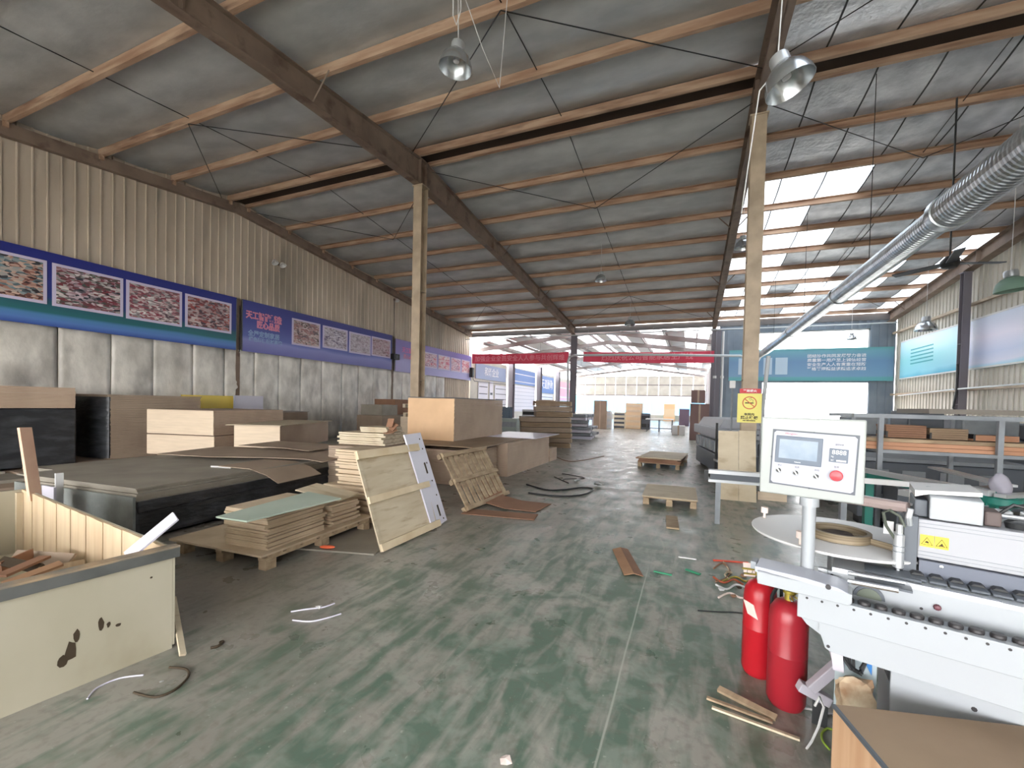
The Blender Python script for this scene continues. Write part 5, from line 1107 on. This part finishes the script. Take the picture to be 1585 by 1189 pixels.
# upright plywood boards
for k, (x0, x1, y1, lab) in enumerate(((1113, 1146, 776, 'left upright plywood board leaning before the sign column'), (1146, 1174, 779, 'right upright plywood board leaning before the sign column'))):
    a = atz(x0, 777, 0); Yb = 7.62; p0 = yp(x0, 700, Yb); p1 = yp(x1, 700, Yb)
    tp = yp(x0, 667, 7.9).z
    o = MB().hexa([(p0.x, Yb, .0), (p1.x-.004, Yb, 0), (p1.x-.004, Yb+.02, 0), (p0.x, Yb+.02, 0), (p0.x, Yb+.35, tp), (p1.x-.004, Yb+.35, tp), (p1.x-.004, Yb+.37, tp), (p0.x, Yb+.37, tp)]).build('upright_board', m_ply, label=lab, cat='board')
o = MB().box(0, .42, 0, .02, 0, .14).build('low_board', m_mdf_light, label='low pale board edge to the right of the upright plywood', cat='board'); o.location = (1.08, 7.9, 0)
# no smoking sign
t = thing('no_smoking_sign', 'yellow no-smoking sign with a red header on the column', 'sign', (R2, YR-.145, 0))
s0 = yp(1142, 609, YR-.15); s1 = yp(1178, 655, YR-.15); w_ = s1.x-s0.x; ox = s0.x-R2; zt_ = s0.z; zb = s1.z
MB().box(ox, ox+w_, -.01, 0, zb, zt_).build('sign_board', mat('sign_pale_yellow', (232, 222, 120), rough=.5), t)
MB().box(ox+.03, ox+w_-.02, -.014, 0, zt_+.005, zt_+.085).build('red_header', m_signred, t)
cxs, czs = ox+w_*.5, zb+(zt_-zb)*.68; rr = w_*.30
b = MB(); n = 40
for k in range(n):
    a0, a1 = 2*PI*k/n, 2*PI*(k+1)/n; b.prism([(cxs+rr*.86*math.cos(a0), czs+rr*.86*math.sin(a0)), (cxs+rr*math.cos(a0), czs+rr*math.sin(a0)), (cxs+rr*math.cos(a1), czs+rr*math.sin(a1)), (cxs+rr*.86*math.cos(a1), czs+rr*.86*math.sin(a1))], 'y', -.0135, -.0105)
b.box(-rr*.9, rr*.9, -.0135, -.0105, -.008, .008, Matrix.Translation((cxs, 0, czs)) @ Matrix.Rotation(math.radians(42), 4, 'Y'))
b.build('prohibition_ring', mat('ring_red', (206, 96, 60), rough=.5), t)
MB().box(cxs-rr*.62, cxs+rr*.55, -.0125, -.0102, czs-.012, czs+.006).tube([(cxs+rr*.45, -.0115, czs+.015), (cxs+rr*.5, -.0115, czs+.05), (cxs+rr*.2, -.0115, czs+.06), (cxs+.01, -.0115, czs+.04), (cxs-.01, -.0115, czs+.075), (cxs+rr*.3, -.0115, czs+.09)], .003, 4).build('cigarette', m_knot, t)
def stx(s_, size, z, m, sx=1): text('lettering', s_, size, m, t, facing((cxs, -.012, z), (0, -1, 0), (1, 0, 0)) @ Matrix.Diagonal((1, 1, .3, 1)), sx, .002)
stx('车间内', .05, zb+.145, m_txtd, 1.1); stx('禁止吸烟', .062, zb+.085, m_txtd, 1.1); stx('NO SMOKING', .026, zb+.036, m_txtd, 1.2)
text('lettering', '严禁烟火', .05, m_txt, t, facing((cxs, -.016, zt_+.044), (0, -1, 0), (1, 0, 0)) @ Matrix.Diagonal((1, 1, .3, 1)), 1.1, .001)
t = thing('switch_box', 'small white switch box behind the no-smoking sign column', 'switch', (R2-.25, YR+.3, 1.9)); MB().box(-.05, .05, 0, .06, 0, .14).build('case', m_white, t, bev=.005); MB().tube([(0, .03, -1.9), (0, .03, 0)], .02, 6).build('stand_pipe', m_greym, t)
# grey sanding machine
t = thing('sanding_machine', 'grey multi-head sanding machine left of the upright plywood', 'machine', (.58, 9.75, 0), math.radians(9))
MB().box(0, 1.5, 0, 2.6, .1, .50).build('base', m_greymd, t, bev=.01)
MB().box(.08, 1.42, .05, 2.5, .50, .86).build('mid_section', m_greym, t, bev=.01)
MB().box(-.06, 1.6, -.08, 2.7, .86, 1.08).build('upper_deck', mat('deck_grey', (168, 172, 180), rough=.5), t, bev=.02)
MB().prism([(0, 1.08), (1.5, 1.08), (1.4, 1.28), (.12, 1.28)], 'y', .1, 2.4).build('hood', MATS['deck_grey'], t, bev=.01)
for k in range(4): MB().box(.2+k*.28, .36+k*.28, -.05, .04, .52, .78).build('motor', m_greymd, t, bev=.02)
for k in range(4): MB().box(.25+k*.28, .3+k*.28, -.07, -.051, .56, .72).build('motor_slot', m_black, t)
for k in range(6): MB().box(-.05, .079, .2+k*.4, .42+k*.4, .55, .8).build('side_motor', m_greym, t, bev=.02)
MB().box(-.09, -.05, -.1, -.06, .1, 1.2).build('front_post', m_dark, t)
for x in (.1, 1.3):
    for y_ in (.1, 2.4): MB().box(x, x+.12, y_, y_+.12, 0, .1).build('foot', m_dark, t)
for k in range(5): MB().lathe([(0, .012), (.02, .01), (.022, 0)], 8, M=Matrix.Translation((.12+k*.3, -.08, .97)) @ Matrix.Rotation(PI/2, 4, 'X')).build('bolt', m_greymd, t)
MB().box(-.1, .35, -.3, .0, .40, .44).build('feed_tray', m_alu, t)

# ================================================================== middle distance: bundles and rear hall clutter
base = Vector((-3.86, 14.15)); pr_ = math.radians(24)
nthb = ['lowest', 'second lowest', 'third', 'fourth', 'middle', 'sixth', 'third from top', 'second from top', 'topmost']
zz = 0
for i in range(9):
    hh = .18 if i < 6 else .19; w_ = 1.75 if i < 6 else 1.25
    t = thing('board_bundle', nthb[i]+' brown board bundle in the tall stepped stack beside the slim column', 'board bundle', (base.x+random.uniform(-.03, .03), base.y+random.uniform(-.03, .03), zz), pr_, 'bundles of the tall stepped stack')
    boards(MB(), -w_, 0, 0, 1.3, 0, hh-.02, 3, .004).build('boards', m_mdf_dark if i % 2 else m_cardboard2, t, kind='stuff')
    for k in range(4): MB().box(.008, .04, .03+k*.33, .30+k*.33, .01, hh-.04).build('pale_end', m_ply, t)
    MB().box(-w_, 0.0, .2, .24, hh-.019, hh-.014).build('strap', m_dark, t)
    zz += hh
for i in range(8):
    t = thing('wrapped_bundle', nthb[i if i < 7 else 8]+' pale wrapped bundle in the heap just past the slim column', 'bundle', (-4.05+random.uniform(-.05, .05)-(.0 if i < 4 else .2), 18.2+random.uniform(-.1, .1), i*.14), .1+random.uniform(-.1, .1), 'pale wrapped bundles')
    MB().box(-.9, 0, 0, 1.9, 0, .125).build('wrap', (m_white_board, m_greym)[i % 2], t, bev=.02)
    for y_ in (.4, 1.4): MB().box(-.91, .01, y_, y_+.05, -.0, .127).build('strap', m_dark, t)
GROUND = ('covered_chair', 'green_cabinet', 'brown_carton_stack', 'tool_shelf', 'wooden_crate_box', 'dark_bin', 'brown_panel_box')
def px_box(name, label, cat, x0, y0, x1, y1, m, depth=.6, group=None, yb=None, extra=None, Y=None, z0=0):
    """a box whose front face fills the given picture rectangle, standing on the floor at its foot"""
    ym = yb or y1; p = atz((x0+x1)/2, ym, z0 if z0 else 0.0)
    Yv = Y or p.y; a = yp(x0, (y0+y1)/2, Yv); c = yp(x1, (y0+y1)/2, Yv); zt_ = yp((x0+x1)/2, y0, Yv).z; zb_ = (0 if name in GROUND else yp((x0+x1)/2, y1, Yv).z) if (yb or Y) else z0
    t = thing(name, label, cat, ((a.x+c.x)/2, Yv, max(zb_, 0)), 0, group); w = (c.x-a.x)/2; h = zt_-max(zb_, 0)
    MB().box(-w, w, 0, depth, 0, h).build('body', m, t, bev=min(.02, w*.1))
    if extra: extra(t, w, h, depth)
    return t
def ex_tape(t, w, h, d): MB().box(-.04, .04, -.004, d, h*.0+.0, h+.003).build('tape', m_mdf, t)
def ex_lines(n, m):
    def f(t, w, h, d):
        for k in range(n): MB().box(-w*.92, w*.92, -.02, -.001, h*(k+.25)/n, h*(k+.7)/n).build('panel', m, t)
    return f
def ex_frame(m):
    def f(t, w, h, d):
        MB().box(-w*1.1, w*1.1, -.05, d+.05, h, h+.05).build('top', m, t); MB().box(-w*.6, w*.6, -.03, -.001, h*.3, h*.8).build('panel', m_greymd, t)
    return f
m_tan = mat('pale_tan_board', (226, 200, 164), rough=.7); m_bluc = mat('blue_grey_cover', (96, 112, 128), rough=.7)
px_box('workshop_machine', 'low grey machine behind the square board stack, left background', 'machine', 776, 650, 838, 672, m_greym, .9, yb=None, extra=ex_frame(m_greym))
px_box('covered_chair', 'blue-grey draped upright shape behind the square board stack', 'cover', 776, 630, 789, 650, m_bluc, .3, Y=16.5, yb=650, extra=None)['label'] = 'blue-grey draped upright cover behind the square board stack'
px_box('green_cabinet', 'greenish grey cabinet beyond the square board stack', 'cabinet', 770, 648, 800, 668, mat('sage_grey', (150, 160, 156), rough=.6), .5, Y=15.5, yb=668, extra=ex_lines(2, m_greym))
px_box('tool_shelf', 'small dark-pocketed shelf left of the stepped stack', 'shelf', 808, 634, 838, 652, mat('pale_shelf', (206, 210, 214), rough=.5), .5, Y=21.8, yb=652, extra=ex_lines(3, m_dark))
px_box('wooden_crate_box', 'pale yellowish box left of the stepped brown stack', 'box', 832, 634, 850, 660, mat('yellowish_card', (206, 194, 148), rough=.7), .8, Y=18.5, yb=664, extra=ex_tape)
px_box('carton', 'light brown carton on top of the yellowish box', 'box', 833, 619, 852, 634, m_mdf, .8, Y=18.5, yb=634, extra=ex_tape)
px_box('brown_panel_box', 'brown panel standing behind the pale trolley, rear hall', 'panel', 919, 620, 939, 641, m_mdf_dark, .2, Y=27, yb=641, extra=ex_tape)
px_box('trolley', 'low pale trolley in front of the brown panel, rear hall', 'trolley', 916, 642, 941, 663, m_white_board, .6, extra=ex_frame(m_white))
px_box('white_stand', 'pale upright stand beside the brown panel in the rear hall', 'stand', 934, 636, 946, 664, m_white, .3, extra=ex_lines(3, m_pvc))
px_box('hand_cart', 'cluttered cream cart in front of pale boards, rear hall', 'cart', 950, 638, 967, 664, mat('cream_dull', (224, 214, 190), rough=.6), .5, extra=ex_lines(4, m_greymd))
px_box('board_pile', 'tall pale tan board pile in the rear hall centre', 'board pile', 968, 624, 992, 664, m_tan, 1.2, extra=ex_lines(5, m_mdf_light))
px_box('dark_bin', 'small dark grey bin right of the pale tan pile', 'bin', 993, 640, 1006, 650, m_greymd, .5, Y=29, yb=650, extra=ex_lines(2, m_dark))
t = thing('steel_table', 'thin-legged steel table in the rear hall', 'table', (*atz(1020, 669, 0).xy, 0)); MB().box(-.8, .8, 0, .9, .74, .79).build('table_top', m_white, t)
for x in (-.75, -.05, .7):
    for y_ in (.03, .85): MB().box(x, x+.04, y_, y_+.04, 0, .74).build('leg', m_greymd, t)
MB().box(-.78, .78, .03, .07, .2, .24).build('stretcher', m_greymd, t)
px_box('peach_board', 'pale orange rounded board standing behind the steel table', 'board', 1027, 625, 1045, 652, mat('peach_board', (236, 196, 150), rough=.6), .1, extra=ex_lines(1, m_tan))
px_box('dark_office_chair', 'dark purplish padded back standing left of the brown cartons', 'chair', 1051, 633, 1067, 660, mat('purple_grey', (104, 90, 104), rough=.8), .3, extra=None)
px_box('white_carton', 'white box on the floor below the dark padded back', 'box', 1040, 659, 1060, 674, m_white, .6, extra=ex_tape)
px_box('brown_carton_stack', 'tall dark brown carton stack beyond the sanding machine', 'box', 1068, 625, 1098, 648, mat('dark_carton', (130, 104, 100), rough=.8), .8, Y=21, yb=690, extra=ex_tape)
px_box('brown_carton', 'upper dark brown carton beyond the sanding machine', 'box', 1070, 604, 1092, 624, mat('dark_carton', (0, 0, 0)), .8, Y=21, yb=624, extra=ex_tape)
# boards and posters on the left wall of the rear hall
def poster(label, y0, y1, z0, z1, m, lines=0, ml=None, txt=None, name='wall_poster'):
    t = thing(name, label, 'poster', (XB0+.03, y0, z0)); MB().box(0, .03, 0, y1-y0, 0, z1-z0).build('sheet', m, t)
    for k in range(lines): MB().box(.03, .034, .1, y1-y0-.1, (z1-z0)*(k+.3)/lines, (z1-z0)*(k+.42)/lines).build('print_line', ml or m_greymd, t)
    if txt: text('lettering', txt, (z1-z0)*.62, m_txt, t, facing((.036, (y1-y0)/2, (z1-z0)*.5), NX, RT) @ Matrix.Diagonal((1, 1, .3, 1)), .9, .01)
m_pb = mat('poster_blue', (110, 140, 200), rough=.5); m_pg = mat('poster_grey_blue', (150, 164, 196), rough=.5); m_pw = mat('poster_white', (222, 222, 232), rough=.5)
poster('grey-blue lettered board under the left end of red banner', 23.9, 28.6, 3.1, 4.1, m_pg, txt='和谐企业')
poster('white framed notice with small pictures, leftmost on the rear hall wall', 24.3, 25.7, 1.5, 2.9, m_pw, 3)
poster('narrow white notice between two larger ones on the rear hall wall', 25.95, 26.5, 1.7, 3.0, m_pw, 1)
poster('white ruled notice just before the first rear wall column', 26.8, 28.8, 1.3, 2.8, m_pw, 4)
poster('blue board with white lines between first two rear columns', 29.9, 35.0, 3.1, 4.3, m_pb, 2, m_pw)
poster('large white notice with faint writing between first two rear columns', 30.0, 35.0, .9, 3.0, m_pw, 7, mat('faint_print', (180, 184, 200), rough=.5))
poster('blue lettered board between second and third rear columns', 36.1, 40.6, 2.6, 4.2, m_pb, txt='天道酬勤')
poster('white notice below the blue lettered board', 36.2, 40.2, 1.2, 2.5, m_pw, 3)
poster('pink and white notice past the third rear column', 41.8, 47.0, 2.0, 4.0, mat('poster_pink', (232, 170, 184), rough=.5), 2, m_pw)
# ladder-like grey conduit and a cable looping along the left corner
t = thing('wall_conduit', 'thin conduit bending along the corner under the red banner', 'conduit', (XB0+.1, YF+.15, 0)); MB().tube([(0, 0, 3.4), (.02, .1, 3.0), (.02, .3, 2.9), (.02, 5.5, 2.95)], .02, 6).build('pipe', m_greymd, t); MB().tube([(.0, -.05, 3.4), (0, -.05, 4.7)], .03, 6).build('riser', m_pvc, t)
